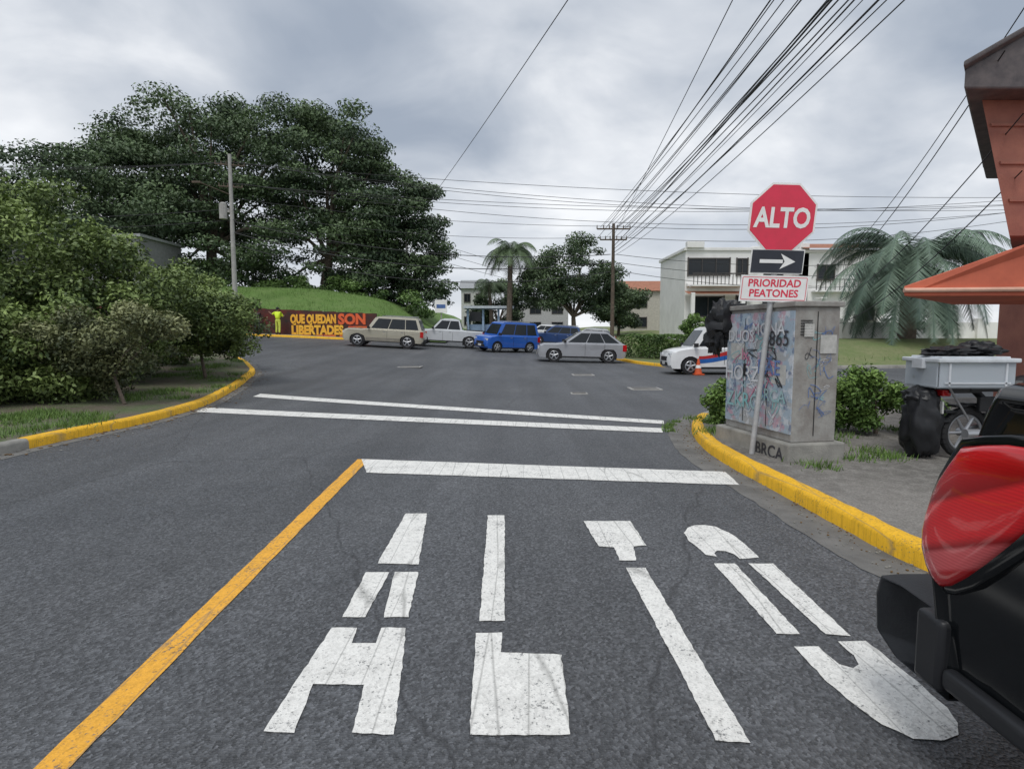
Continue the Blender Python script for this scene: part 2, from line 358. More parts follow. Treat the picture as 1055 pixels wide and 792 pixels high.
def tree(name,base,blobs,nclump,nleaf,crad,leaf,mat,tr=.3,fork=.4,flat=.55,shell=.55,nb=14,aspect=.5,bark=None):
    e=empty(name); P,sh,CC,NN=crown_points(blobs,nclump,nleaf,crad,flat,shell)
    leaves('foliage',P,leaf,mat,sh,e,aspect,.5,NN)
    mb=MB(); top=Vector(np.mean([b[:3] for b in blobs],axis=0)); b0=Vector(base); f=b0.lerp(top,fork); f+=Vector((random.uniform(-.2,.2)*tr*3,random.uniform(-.2,.2)*tr*3,0))
    mb.tube([b0-Vector((0,0,.2)),b0+Vector((0,0,.3*tr*4)),f],[tr*1.35,tr,tr*.75],10)
    for i in range(nb):
        c=Vector(CC[random.randrange(len(CC))]); mid=f.lerp(c,.5)+Vector((0,0,(c-f).length*.1))+Vector((random.uniform(-1,1),random.uniform(-1,1),0))*(c-f).length*.08
        mb.tube([f,mid,c],[tr*.45,tr*.25,tr*.08],6)
    mb.obj('trunk',bark or m_bark,e,smooth=True); return e
bz=lambda x,y:bankz(x,y)
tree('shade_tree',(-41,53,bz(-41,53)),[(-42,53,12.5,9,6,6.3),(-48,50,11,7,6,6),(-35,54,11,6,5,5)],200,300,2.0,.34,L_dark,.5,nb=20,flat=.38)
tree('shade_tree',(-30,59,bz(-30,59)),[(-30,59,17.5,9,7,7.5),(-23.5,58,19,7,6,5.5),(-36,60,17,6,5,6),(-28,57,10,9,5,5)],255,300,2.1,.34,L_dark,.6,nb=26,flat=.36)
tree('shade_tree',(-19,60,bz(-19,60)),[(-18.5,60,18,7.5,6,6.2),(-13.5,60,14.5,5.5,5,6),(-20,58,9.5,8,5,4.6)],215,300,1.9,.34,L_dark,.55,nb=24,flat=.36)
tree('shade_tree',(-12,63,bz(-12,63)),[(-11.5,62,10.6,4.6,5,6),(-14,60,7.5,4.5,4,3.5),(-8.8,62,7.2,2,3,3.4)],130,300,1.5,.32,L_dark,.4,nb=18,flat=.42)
P,sh,CC,NN=crown_points([(-40,51,5.2,6,2,2.4),(-33,53,5.8,4,2,2.4),(-27,54.5,5.6,4,2,1.9),(-22,55.5,5.5,5,2,1.5),(-16,56,5.2,4,2,1.5),(-11,57,4.4,3.5,2,1.4),(-31,55,7.0,3,2,2.4)],190,220,.9,.5,.4)
leaves('bank_shrubs',P,.26,L_mid,sh,None,.5,.5,NN)
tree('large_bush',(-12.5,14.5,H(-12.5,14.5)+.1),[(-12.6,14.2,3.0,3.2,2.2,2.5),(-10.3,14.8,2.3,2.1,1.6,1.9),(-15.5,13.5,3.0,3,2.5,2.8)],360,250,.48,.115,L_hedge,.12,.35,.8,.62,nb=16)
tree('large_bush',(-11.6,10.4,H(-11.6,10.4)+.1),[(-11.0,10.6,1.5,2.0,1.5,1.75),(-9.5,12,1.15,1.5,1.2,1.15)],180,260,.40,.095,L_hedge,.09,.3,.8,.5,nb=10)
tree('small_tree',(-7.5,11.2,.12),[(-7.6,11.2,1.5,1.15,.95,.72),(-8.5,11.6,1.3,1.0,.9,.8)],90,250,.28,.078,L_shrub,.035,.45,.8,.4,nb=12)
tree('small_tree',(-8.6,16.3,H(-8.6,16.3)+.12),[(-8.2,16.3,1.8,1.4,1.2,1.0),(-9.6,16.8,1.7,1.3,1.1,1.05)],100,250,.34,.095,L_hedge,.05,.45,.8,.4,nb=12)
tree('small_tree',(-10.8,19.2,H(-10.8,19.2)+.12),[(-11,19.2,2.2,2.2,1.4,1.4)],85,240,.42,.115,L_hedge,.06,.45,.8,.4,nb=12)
tree('round_tree',(6.6,62,H(6.6,62)),[(6.5,62,8.2,4.2,4,3.6),(3.2,62,6.6,2.6,3,3),(9.5,63,6.2,2.5,3,3.2)],130,260,1.15,.27,L_dark,.3,nb=18)
tree('round_tree',(12.0,66,H(12.8,66)),[(12,66,5,2.6,3,2.6)],50,240,1.0,.3,L_dark,.2,nb=10)
tree('round_tree',(-1.5,70,H(-1.5,70)),[(-1.8,70,5.0,2.8,3,3.0)],50,240,1.0,.3,L_dark,.2,nb=10)
tree('ornamental_bush',(10.6,33,H(10.6,33)+.6),[(10.6,33,1.9,1.0,.9,.75)],40,220,.3,.12,L_grass,.05,nb=6)
def hedge(name,a,b,h,th,z0,n,leaf,mat):
    a=np.array(a,float);b=np.array(b,float); t=rng.random(n); w=rng.uniform(-1,1,n); zz=rng.random(n)
    f=rng.integers(0,4,n); w=np.where(f==0,-1,np.where(f==1,1,w)); zz=np.where(f==2,1,zz)
    w=w*(1+rng.normal(0,.05,n)); d=(b-a)/np.linalg.norm(b-a); nr=np.array([d[1],-d[0]])
    xy=a+(b-a)*t[:,None]+nr*(w*th/2)[:,None]; 
    nz=np.array([noise.noise(Vector((x*1.3,y*1.3,z*2))) for x,y,z in zip(xy[:,0],xy[:,1],zz)])
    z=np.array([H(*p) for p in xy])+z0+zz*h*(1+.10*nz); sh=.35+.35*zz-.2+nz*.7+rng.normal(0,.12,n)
    leaves(name,np.column_stack([xy,z]),leaf,mat,sh,None,.6)
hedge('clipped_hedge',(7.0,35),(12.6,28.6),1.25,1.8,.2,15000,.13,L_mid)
tree('roadside_shrub',(5.05,8.0,.13),[(5.0,8.0,.66,.52,.45,.44),(4.75,8.2,.5,.38,.35,.36),(5.4,7.8,.5,.38,.3,.34)],60,220,.16,.06,L_grass,.03,.3,.9,.3,nb=12)
tree('roadside_shrub',(3.25,8.95,.13),[(3.22,8.95,.45,.26,.22,.34)],24,180,.12,.06,L_grass,.02,.3,.9,.3,nb=8)
def grasspatch(name,pts,n,h,spread,mat=None,zf=None):
    V=[];F=[];sh=[]
    for _ in range(n):
        c=pts[random.randrange(len(pts))]; x=c[0]+random.gauss(0,spread); y=c[1]+random.gauss(0,spread); z=zf(x,y) if zf else H(x,y)+(c[2] if len(c)>2 else .12)
        a=random.uniform(0,6.28); hh=h*random.uniform(.4,1.2); w=.006+hh*.03; dx,dy=math.cos(a)*w,math.sin(a)*w; lx,ly=random.gauss(0,.35)*hh,random.gauss(0,.35)*hh
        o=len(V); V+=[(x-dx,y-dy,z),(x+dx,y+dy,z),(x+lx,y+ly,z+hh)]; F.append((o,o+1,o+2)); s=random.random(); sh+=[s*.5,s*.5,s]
    me=bpy.data.meshes.new(name); me.from_pydata(V,[],F); at=me.attributes.new('shade','FLOAT','POINT'); at.data.foreach_set('value',sh)
    me.materials.append(mat or L_grass); o=bpy.data.objects.new(name,me); COL.objects.link(o)
gp=[(LP[i]+LN[i]*random.uniform(.25,2.2)) for i in range(0,ib) for _ in range(2)]
gp=[(p.x,p.y) for p in gp if noise.noise(p*.5)>-.05]
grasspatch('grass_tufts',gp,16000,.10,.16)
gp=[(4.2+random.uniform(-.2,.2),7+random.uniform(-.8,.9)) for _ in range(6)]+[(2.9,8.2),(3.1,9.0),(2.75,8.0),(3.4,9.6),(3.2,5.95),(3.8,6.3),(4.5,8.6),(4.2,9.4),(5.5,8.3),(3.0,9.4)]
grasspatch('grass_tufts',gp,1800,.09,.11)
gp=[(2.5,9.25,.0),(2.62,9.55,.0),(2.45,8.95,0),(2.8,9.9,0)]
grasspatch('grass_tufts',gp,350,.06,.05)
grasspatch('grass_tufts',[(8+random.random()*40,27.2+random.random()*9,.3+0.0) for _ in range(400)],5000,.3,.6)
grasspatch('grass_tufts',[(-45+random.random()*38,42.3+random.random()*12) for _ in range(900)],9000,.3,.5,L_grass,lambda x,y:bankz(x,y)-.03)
mb=MB()
for _ in range(420):
    i=random.randrange(ja,jb); p=RP[i]-RN[i]*abs(random.gauss(.03,.13)); s=random.uniform(.004,.014); mb.box((p.x+random.uniform(-.15,.15)*.3,p.y+random.uniform(-.2,.2),H(p.x,p.y)+.006+s*.3),(s,s*random.uniform(.6,1.6),s*.6),random.randrange(2),random.uniform(0,3))
for _ in range(500):
    i=random.randrange(ia-6,ib); p=LP[i]-LN[i]*abs(random.gauss(.03,.22)); s=random.uniform(.01,.03); mb.box((p.x,p.y+random.uniform(-.3,.3),H(p.x,p.y)+.008+s*.2),(s,s*1.4,s*.3),random.randrange(2),random.uniform(0,3))
mb.obj('gutter_grit',[m_conc,M('dry_leaf',(.2,.12,.05),.9)])
def palm(name,base,top,nfr,L,droop,mat,tr,leaflet=.5,nl=26,ring=True,up0=(.1,1.1)):
    e=empty(name); mb=MB(); b=Vector(base);t=Vector(top); k=10
    pts=[b.lerp(t,i/k)+Vector((math.sin(i*.5)*.04,0,0)) for i in range(k+1)]
    mb.tube(pts,[tr*(1.2-.35*i/k) for i in range(k+1)],10); 
    for i in range(14): a=random.uniform(0,6.28); mb.cyl(t+Vector((0,0,-.3)),t+Vector((math.cos(a)*tr*2,math.sin(a)*tr*2,.25)),tr*.3,tr*.1,5)
    mb.obj('trunk',m_bark,e,smooth=True)
    V=[];F=[];sh=[]
    for i in range(nfr):
        a=2*math.pi*i/nfr*2.4+random.uniform(-.2,.2); el=random.uniform(*up0); Lf=L*random.uniform(.8,1.1); p=t.copy(); d=Vector((math.cos(a)*math.cos(el),math.sin(a)*math.cos(el),math.sin(el))); s0=random.uniform(.15,.8)
        for j in range(nl):
            d2=(d+Vector((0,0,-droop/nl*(1+j/nl*1.6)))).normalized(); q=p+d2*Lf/nl; side=d2.cross(Vector((0,0,1))).normalized()
            o=len(V); V+=[p+side*.02*L/3,p-side*.02*L/3,q-side*.012,q+side*.012]; F.append((o,o+1,o+2,o+3)); sh+=[s0*.5]*4
            ll=leaflet*math.sin(math.pi*(.12+.85*j/nl))
            if j>1:
                for sgn in (-1,1):
                    for sub in (0,.33,.66):
                        pp=p.lerp(q,sub); tip=pp+side*sgn*ll*.8+d2*ll*.45+Vector((0,0,-ll*random.uniform(.25,.7))); w=d2*(Lf/nl*.15)
                        o=len(V); V+=[pp-w,pp+w,tip]; F.append((o,o+1,o+2)); s=s0+random.uniform(-.15,.15); sh+=[s,s,s+.15]
            p=q;d=d2
    me=bpy.data.meshes.new('fronds'); me.from_pydata(V,[],F); at=me.attributes.new('shade','FLOAT','POINT'); at.data.foreach_set('value',[max(0,min(1,x)) for x in sh]); me.materials.append(mat)
    o=bpy.data.objects.new('fronds',me); COL.objects.link(o); o.parent=e
palm('palm_tree',(-.4,60,H(-.4,60)),(-.1,60,9.8),34,3.9,1.5,L_dark,.28,1.2,18)
palm('palm_tree',(-2.3,66,H(-2.3,66)),(-2.5,66,7.0),20,2.8,1.6,L_dark,.22,.9,16)
palm('palm_tree',(22.2,33,.4),(22.4,33,5.4),80,6.0,1.5,L_palm,.42,1.25,30,up0=(-.2,1.15))
# ------------------------------------------------------------ poles and wires
def pole(name,x,y,z0,z1,r,arms,mat,extra=None):
    e=empty(name); mb=MB(); mb.cyl((x,y,z0-.5),(x,y,z1),r,r*.65,12); mb.obj('shaft',mat,e,smooth=True)
    mb=MB()
    for (z,w,ang) in arms:
        dx,dy=math.cos(ang)*w/2,math.sin(ang)*w/2
        mb.cyl((x-dx,y-dy,z),(x+dx,y+dy,z),.06,.06,6)
        for s in (-1,-.6,-.25,.25,.6,1): mb.cyl((x+dx*s,y+dy*s,z),(x+dx*s,y+dy*s,z+.28),.05,.03,6)
    if arms: mb.obj('crossarms',m_wood,e)
    return e
p1=pole('utility_pole',-21.2,45,bz(-21.2,45),15,.19,[(14.2,2.0,.3),(12.6,1.6,.3)],m_pole)
mb=MB(); mb.cyl((-21.75,44.8,10.2),(-21.75,44.8,11.3),.28,.28,12); mb.cyl((-21.75,44.8,11.3),(-21.75,44.8,11.42),.29,.15,12); mb.box((-21.5,44.9,10.8),(.4,.1,.2)); mb.obj('transformer',m_pole,p1)
mb=MB(); mb.cyl((-21.2,45,12),(-22.6,43.4,12.5),.04,.03,6); mb.box((-22.8,43.2,12.5),(.6,.25,.14)); mb.obj('lamp_arm',m_wood,p1)
pole('utility_pole',-10.7,60,bz(-10.7,60),12.2,.15,[],m_pole)
pole('utility_pole',7.7,45,H(7.7,45),9.9,.17,[(9.5,2.5,.0),(8.7,2.0,0)],m_wood)
pole('utility_pole',7,-14,0,10,.18,[(9.6,2.6,0)],m_wood)
pole('utility_pole',42,47,H(42,47),12.5,.18,[(12,2.2,1.4)],m_pole)
pole('utility_pole',-52,38,H(-52,38),13.5,.18,[(13,2.2,1.4)],m_pole)
cu=bpy.data.curves.new('power_lines','CURVE'); cu.dimensions='3D'; cu.bevel_depth=1.0; cu.bevel_resolution=1
def wire(a,b,sag,r=.012,n=22):
    a=Vector(a);b=Vector(b); sp=cu.splines.new('POLY'); sp.points.add(n)
    for i in range(n+1):
        t=i/n; p=a.lerp(b,t)-Vector((0,0,sag*4*t*(1-t))); sp.points[i].co=(*p,1); sp.points[i].radius=r
R=random.Random(3)
for i in range(13):
    f=i/12; zz=9.8 if i%3 else 9.0
    wire((4.7+f*1.9,-14,9.9-R.random()*.8),(6.5+f*2.4,45,zz-.3*R.random()),.5+R.random()*.5,R.choice([.010,.013,.018]))
for i in range(4): wire((4.6+i*.35,-14,8.0+i*.2),(7.7,44.8,8.2-i*.25),.4+.25*i,[.022,.016,.020,.012][i])
wire((2.4,-14,9.3),(7.5,45,8.6),.3,.012)
wire((9.6,-14,10),(-10.7,60,12.1),.8,.014)
for i in range(6): wire((-21.9+i*.3,45,14.45-(i%2)*1.6),(42,47,12.3-(i%3)*.45),.8+.25*i,.018)
for i in range(5): wire((-21.2,45,11.8-i*.85),(7.5,45,[9.7,8.9,7.6,7.0,6.3][i]),.5+.3*i,[.016,.016,.03,.035,.028][i])
for i in range(4): wire((-21.9+i*.4,45,[14.4,14.4,11.0,10.2][i]),(-52,38,[13.2,12.8,9.5,8.7][i]),.7,.02)
for i in range(5): wire((7.9,45,[9.7,8.9,7.6,7.0,6.4][i]),(42,47,[11.5,10.9,8.6,8.0,7.2][i]),.8+.2*i,.02)
for i in range(3): wire((-21.2,45,10-i*.7),(-10.7,60,11.5-i*.8),.4,.02)
for i in range(3): wire((-10.7,60,11.8-i*.9),(14,90,9-i*.8),.6,.02)
for i,(a,b) in enumerate([((7.1,7.8,6.6),(21,41,6.2)),((6.8,8.4,5.4),(20,41,5.4)),((7.2,8.5,4.6),(19.4,41,4.6)),((7.5,8.8,3.9),(19,41,4.2))]): wire(a,b,1.3+.3*i,.010)
wo=bpy.data.objects.new('power_lines',cu); COL.objects.link(wo); cu.materials.append(m_wire)
# ------------------------------------------------------------ buildings
m_stuc=M('white_stucco',(.92,.91,.89),.9,(.80,.79,.77),.7,.2); m_tile=M('roof_tile',(.42,.18,.11),.85,(.3,.13,.08),3,.5,20)
m_frame=M('window_frame',(.09,.08,.075),.6)
def window(mbg,mbf,x,y,z,w,h):
    mbg.box((x,y-.02,z),(w,.06,h)); 
    for s in (-1,1):
        mbf.box((x+s*w/2,y-.05,z),(.09,.12,h+.18)); 
    for s in (-1,1): mbf.box((x,y-.055,z+s*h/2),(w-.09,.12,.09))
    k=max(2,int(w/.9))
    for i in range(1,k): mbf.box((x-w/2+w*i/k,y-.06,z),(.05,.1,h-.09))
def building_white():
    e=empty('white_two_storey_house'); e.location=(.8,0,0); w=MB();g=MB();f=MB();r=MB();rl=MB()
    w.box((16.1,52,4.45),(5.6,8,7.7)); w.box((15.9,47.85,5.55),(5.0,.3,.25)); w.box((16.1,52,8.42),(5.9,8.3,.25))
    w.box((14.0,47.9,8.75),(1.4,.5,.5)); 
    w.box((20.9,53.5,3.9),(3.8,8,6.6)); w.box((26.4,52.5,4.4),(7.2,8,7.6)); w.box((26.4,52.5,8.32),(7.5,8.3,.25))
    w.box((19.6,50.5,4.8),(1.0,3,8.0)); w.box((23.2,49.5,5.2),(.8,2,7.6))
    r.add([(18.9,49.3,7.1),(23,49.3,7.1),(23,53,8.5),(18.9,53,8.5)],[(0,1,2,3)]); r.box((20.9,49.28,7.02),(4.2,.2,.14))
    r.add([(22.9,47.9,8.5),(30.3,47.9,8.5),(30.3,51,9.3),(22.9,51,9.3)],[(0,1,2,3)]); r.add([(13.2,47.8,5.05),(18.6,47.8,5.05),(18.6,46.7,4.75),(13.2,46.7,4.75)],[(0,1,2,3)])
    window(g,f,15.2,48,7.0,3.4,1.35); window(g,f,17.9,48,7.0,.9,1.3)
    window(g,f,15.2,48,3.8,2.6,1.6); window(g,f,17.9,48,3.9,.8,1.5)
    window(g,f,25,48.5,6.6,1.4,1.2); window(g,f,28.2,48.5,6.6,1.4,1.2); window(g,f,25,48.5,3.4,1.6,1.4); window(g,f,28.4,48.5,3.4,1.4,1.4)
    window(g,f,20.9,49.5,3.3,1.8,2.6); window(g,f,20.9,49.5,6.1,2.0,1.0)
    w.box((15.6,47.1,5.4),(4.2,.9,.14)); 
    for i in range(14): rl.box((13.6+i*.31,46.66,5.9),(.05,.05,.85))
    rl.box((15.6,46.66,6.35),(4.2,.07,.07)); w.box((13.6,46.8,2.9),(.3,.3,3.9)); w.box((17.6,46.8,2.9),(.3,.3,3.9))
    for i in range(9): rl.box((20.0+i*.3,47.9,5.35),(.05,.05,.9))
    for i in range(14): rl.box((24.0+i*.38,47.95,5.55),(.05,.05,.85))
    rl.box((26.5,47.95,6.0),(5.1,.07,.07)); w.box((26.5,48.15,5.05),(5.3,.7,.15))
    rl.box((21.2,47.9,5.85),(2.6,.07,.07)); w.box((21.2,48.1,4.85),(2.9,.9,.15))
    for k in range(7): w.box((22.2+k*.3,47.2,1.9+k*.42),(.5,1.0,.12))
    w.box((22,44.5,1.3),(18,.25,1.5))
    for i in range(10): w.box((13.4+i*1.9,44.48,1.4),(.35,.4,1.9))
    w.obj('walls',m_stuc,e,bevel=.03); g.obj('windows',m_glass,e); f.obj('window_frames',m_frame,e); r.obj('roof',m_tile,e); rl.obj('railings',m_frame,e)
building_white()
def simple_house(name,x0,x1,y,z0,z1,wallm,roofm,dep=8,wins=3,gable=True):
    e=empty(name); w=MB();g=MB();f=MB();r=MB(); cx=(x0+x1)/2; W=x1-x0
    w.box((cx,y+dep/2,(z0+z1)/2),(W,dep,z1-z0)); 
    if gable: r.add([(x0-.4,y-.4,z1),(x1+.4,y-.4,z1),(x1+.4,y+dep/2,z1+1.6),(x0-.4,y+dep/2,z1+1.6),(x1+.4,y+dep+.4,z1),(x0-.4,y+dep+.4,z1)],[(0,1,2,3),(3,2,4,5),(1,4,2),(0,3,5)])
    else: r.box((cx,y+dep/2,z1+.12),(W+.5,dep+.5,.22))
    for i in range(wins):
        xx=x0+W*(i+.5)/wins
        for zz in ([z0+1.6] if z1-z0<4.5 else [z0+1.6,z1-1.4]): window(g,f,xx,y,zz,W/wins*.5,1.2)
    w.obj('walls',wallm,e); r.obj('roof',roofm,e); g.obj('windows',m_glass,e); f.obj('window_frames',m_frame,e)
m_blueb=M('pale_blue_wall',(.30,.42,.58),.8); m_zinc=M('zinc_roof',(.38,.39,.40),.6,metal=.2)
simple_house('pale_house',-7.6,-4.0,88,2,8.4,M('pale_wall',(.62,.62,.6),.9),m_zinc,8,2)
simple_house('grey_concrete_building',-41,-30.2,48,4,9.4,M('grey_wall',(.26,.26,.27),.9),m_zinc,6,3,False)
simple_house('house_row',14,26,74,1.5,7,M('cream_wall',(.55,.52,.46),.9),m_tile)
simple_house('house_row',-2,12,125,2,8,M('cream_wall2',(.45,.45,.44),.9),m_zinc)
e=empty('blue_gatehouse'); w=MB(); z=H(-2.4,62)
for x in (-4.6,-3.0,-1.4,-.2): w.box((x,61,z+1.4),(.22,.22,2.8))
w.box((-2.4,62.5,z+.6),(4.2,2.2,1.2)); w.obj('posts_and_walls',m_blueb,e)
w=MB(); w.box((-2.4,61.8,z+2.95),(5.2,3.0,.25)); w.obj('canopy',M('pale_canopy',(.55,.6,.65),.7),e)
w=MB(); w.box((-3.8,61.2,z+2.0),(1.2,.06,1.0)); w.obj('windows',m_glass,e)
mb=MB(); mb.box((42,36.8,1.35),(44,.25,1.9)); 
for i in range(16): mb.box((20.5+i*2.9,36.7,1.45),(.3,.4,2.15))
mb.obj('white_boundary_wall',m_stuc,bevel=.02)
mb=MB(); x,y=-5.55,46; z=H(x,y); mb.cyl((x,y,z),(x,y,4.1),.05,.05,8,0); mb.box((x,y-.12,3.72),(.95,.06,1.0),1); mb.box((x,y-.155,3.72),(.7,.02,.30),2); mb.obj('road_sign',[m_pole,m_stuc,M('sign_blue',(.08,.16,.4),.5)],bevel=.01)
e=empty('brown_corner_building'); m_brown=M('brown_render',(.38,.16,.115),.85,(.27,.11,.085),1.6,.4,30); m_eave=M('eave_dark',(.08,.07,.075),.6,(.14,.12,.12),5)
def quadprism(mb,front,dv,mi=0):
    n=len(front); vs=list(front)+[tuple(Vector(p)+Vector(dv)) for p in front]
    mb.add(vs,[tuple(range(n)),tuple(range(2*n-1,n-1,-1))]+[(i,(i+1)%n,n+(i+1)%n,n+i) for i in range(n)],mi)
w=MB()
quadprism(w,[(7.55,9.0,3.0),(6.98,9.0,5.05),(11,9.0,5.05),(11,9.0,3.0)],(4.0,4.5,0)); 
w.box((11.6,10.2,1.6),(4.6,2,2.9))
for k in range(3): quadprism(w,[(7.5-k*.175,8.97,3.5+k*.55),(7.49-k*.175,8.97,3.54+k*.55),(11,8.97,3.54+k*.55),(11,8.97,3.5+k*.55)],(0,.06,0))
w.obj('walls',m_brown,e)
r=MB(); quadprism(r,[(6.42,8.6,4.98),(6.42,8.6,5.26),(9.3,8.6,6.9),(9.3,8.6,4.98)],(4.2,4.8,0)); r.obj('roof_eave',m_eave,e,bevel=.03)
r=MB(); quadprism(r,[(6.32,8.5,5.24),(6.32,8.5,5.32),(9.3,8.5,7.03),(9.3,8.5,6.95)],(4.3,5.0,0)); r.obj('roof_tiles',m_eave,e,bevel=.02)
g=MB(); window(g,g,10.2,9.0,4.2,1.2,1.1); g.obj('windows',m_glass,e)
m_awn=M('awning_red',(.68,.17,.095),.7,(.54,.13,.075),2,.1)
a=MB(); 
A0=(4.86,7.3,2.10);A1=(6.38,7.0,2.68);A2=(8.5,6.8,3.3);B0=(8.4,6.9,1.96);B1=(4.87,7.3,1.98)
quadprism(a,[A0,A1,A2,B0,B1],(2.1,2.0,0)); a.obj('awning',m_awn,e,bevel=.01)
t=MB(); t.cyl((4.85,7.28,2.05),(8.4,6.85,2.05),.028,.028,8); t.obj('awning_valance_rail',M('awning_trim',(.78,.48,.36),.6),e)
# ------------------------------------------------------------ stop sign
e=empty('stop_sign_post'); base=Vector((2.76,6.62,.12)); top=Vector((3.02,6.60,3.18)); ax=(top-base).normalized()
m_galv=M('galvanised',(.48,.49,.50),.5,(.38,.38,.39),8,metal=.2); m_sred=M('sign_red',(.75,.04,.09),.5,(.66,.04,.08),6); m_sw=M('sign_white',(.88,.88,.87),.5,(.80,.80,.79),8); m_sblk=M('sign_black',(.03,.035,.05),.5)
mb=MB(); mb.cyl(base-ax*.1,top-ax*.1,.03,.03,12); mb.obj('post',m_galv,e,smooth=True)
Yn=Vector((.02,-1,0)).normalized(); Xd=Vector((1,.02,-.02)).normalized()
U=ax
def P3(s,x,u,o): return base+ax*s+Xd*x+U*u+Yn*o
mb=MB(); sc=2.68
def octo(r,o0,o1,mi):
    v=[P3(sc,r*math.cos(math.radians(22.5+45*i)),r*math.sin(math.radians(22.5+45*i)),o0) for i in range(8)]+[P3(sc,r*math.cos(math.radians(22.5+45*i)),r*math.sin(math.radians(22.5+45*i)),o1) for i in range(8)]
    mb.add(v,[tuple(range(8)),tuple(range(15,7,-1))]+[(i,(i+1)%8,8+(i+1)%8,8+i) for i in range(8)],mi)
octo(.405,.035,.04,0); octo(.392,.041,.043,1); octo(.380,.0435,.0455,2)
text_into(mb,"ALTO",.30,P3(sc,0,-.105,.048),Xd,U,0,.009,'CENTER',sx=.80)
mb.obj('octagon_alto_plate',[m_sw,m_sw,m_sred],e)
def plate(s,w,h,bord=.012):
    mb=MB()
    for k,(dw,o,mi) in enumerate(((0,.035,0),(bord,.041,1))):
        a,b2=w/2-dw,h/2-dw; v=[P3(s,x,u,oo) for oo in (o,o+.004) for x,u in ((-a,-b2),(a,-b2),(a,b2),(-a,b2))]
        mb.add(v,[(0,1,2,3),(7,6,5,4),(0,1,5,4),(1,2,6,5),(2,3,7,6),(3,0,4,7)],mi)
    return mb
mb=plate(2.20,.60,.27)
mb.add([P3(2.20,x,u,.0485) for x,u in ((-.20,-.02),(.06,-.02),(.06,.02),(-.20,.02))],[(0,1,2,3)],2)
mb.add([P3(2.20,x,u,.0487) for x,u in ((.03,-.085),(.20,0),(.03,.085),(.08,0))],[(0,1,2,3)],2)
mb.obj('arrow_plate',[m_sw,m_sblk,m_sw],e,fixn=False)
mb=plate(1.90,.76,.29,.0)
for (x0,x1,u0,u1) in ((-.36,.36,.12,.127),(-.36,.36,-.127,-.12),(-.365,-.358,-.12,.12),(.358,.365,-.12,.12)):
    mb.add([P3(1.90,x,u,.0465) for x,u in ((x0,u0),(x1,u0),(x1,u1),(x0,u1))],[(0,1,2,3)],2)
text_into(mb,"PRIORIDAD",.115,P3(1.90,0,.022,.047),Xd,U,2,.003,'CENTER'); text_into(mb,"PEATONES",.115,P3(1.90,0,-.09,.047),Xd,U,2,.003,'CENTER')
mb.obj('pedestrian_priority_plate',[m_sw,m_sw,m_sred],e,fixn=False)
# ------------------------------------------------------------ utility cabinet
e=empty('graffiti_utility_cabinet')
C=Vector((3.03,6.25,0)); ld=Vector((-.27,1.4,0)).normalized(); rd=Vector((ld.y,-ld.x,0)); LW,RW=1.30,.54
m_cab=M('cabinet_grey',(.36,.355,.335),.7,(.22,.20,.185),3.5,.4,30)
m_cf,nt,b=newmat('cabinet_faded_paint'); co=coord(nt)
c=mix(nt,ramp(nt,noise_n(nt,co,5,4,.6),[(.42,0.),(.5,1.)]),(.36,.37,.38),(.34,.42,.50))
c=mix(nt,ramp(nt,noise_n(nt,mapped(nt,co,(1,1,1),(5,2,1)),6,4,.6),[(.52,0.),(.58,.8)]),c,(.58,.60,.64))
c=mix(nt,ramp(nt,noise_n(nt,mapped(nt,co,(1,1,1),(9,7,3)),5,4,.6),[(.56,0.),(.62,.7)]),c,(.50,.26,.33))
c=mix(nt,ramp(nt,noise_n(nt,mapped(nt,co,(1,1,1),(2,11,6)),7,4,.6),[(.58,0.),(.63,.8)]),c,(.12,.16,.26))
c=mix(nt,ramp(nt,noise_n(nt,co,40,3,.8),[(.55,0.),(.75,.6)]),c,(.2,.19,.18))
nt.links.new(c,b.inputs['Base Color']); b.inputs['Roughness'].default_value=.7
def cb(mb,l0,l1,r0,r1,z0,z1,mi=0):
    v=[C+ld*a+rd*b2+Vector((0,0,z)) for z in (z0,z1) for a,b2 in ((l0,r0),(l1,r0),(l1,r1),(l0,r1))]
    mb.add(v,[(3,2,1,0),(4,5,6,7),(0,1,5,4),(1,2,6,5),(2,3,7,6),(3,0,4,7)],mi)
mb=MB(); cb(mb,-.07,LW+.1,-.08,RW+.08,.08,.33); mb.obj('plinth',m_conc,e,bevel=.02)
mb=MB(); cb(mb,0,LW,0,RW,.33,1.80); cb(mb,-.03,LW+.03,-.03,RW+.03,1.80,1.86); mb.obj('housing',m_cab,e,bevel=.012)
mb=MB(); cb(mb,.01,LW-.01,-.012,0.01,.42,1.76); mb.obj('doors',m_cf,e)
mb=MB()
for l in (.44,.9): cb(mb,l-.004,l+.004,-.016,-.01,.45,1.7)
cb(mb,-.008,-.002,.26,.267,.4,1.75)
for l in (.5,.85): cb(mb,l,l+.03,-.04,-.012,1.0,1.15)
for k in range(6): cb(mb,-.012,-.002,.06+0,.2,1.5+k*.03,1.508+k*.03)
mb.obj('door_seams',m_black,e)
mb=MB(); gr=random.Random(5)
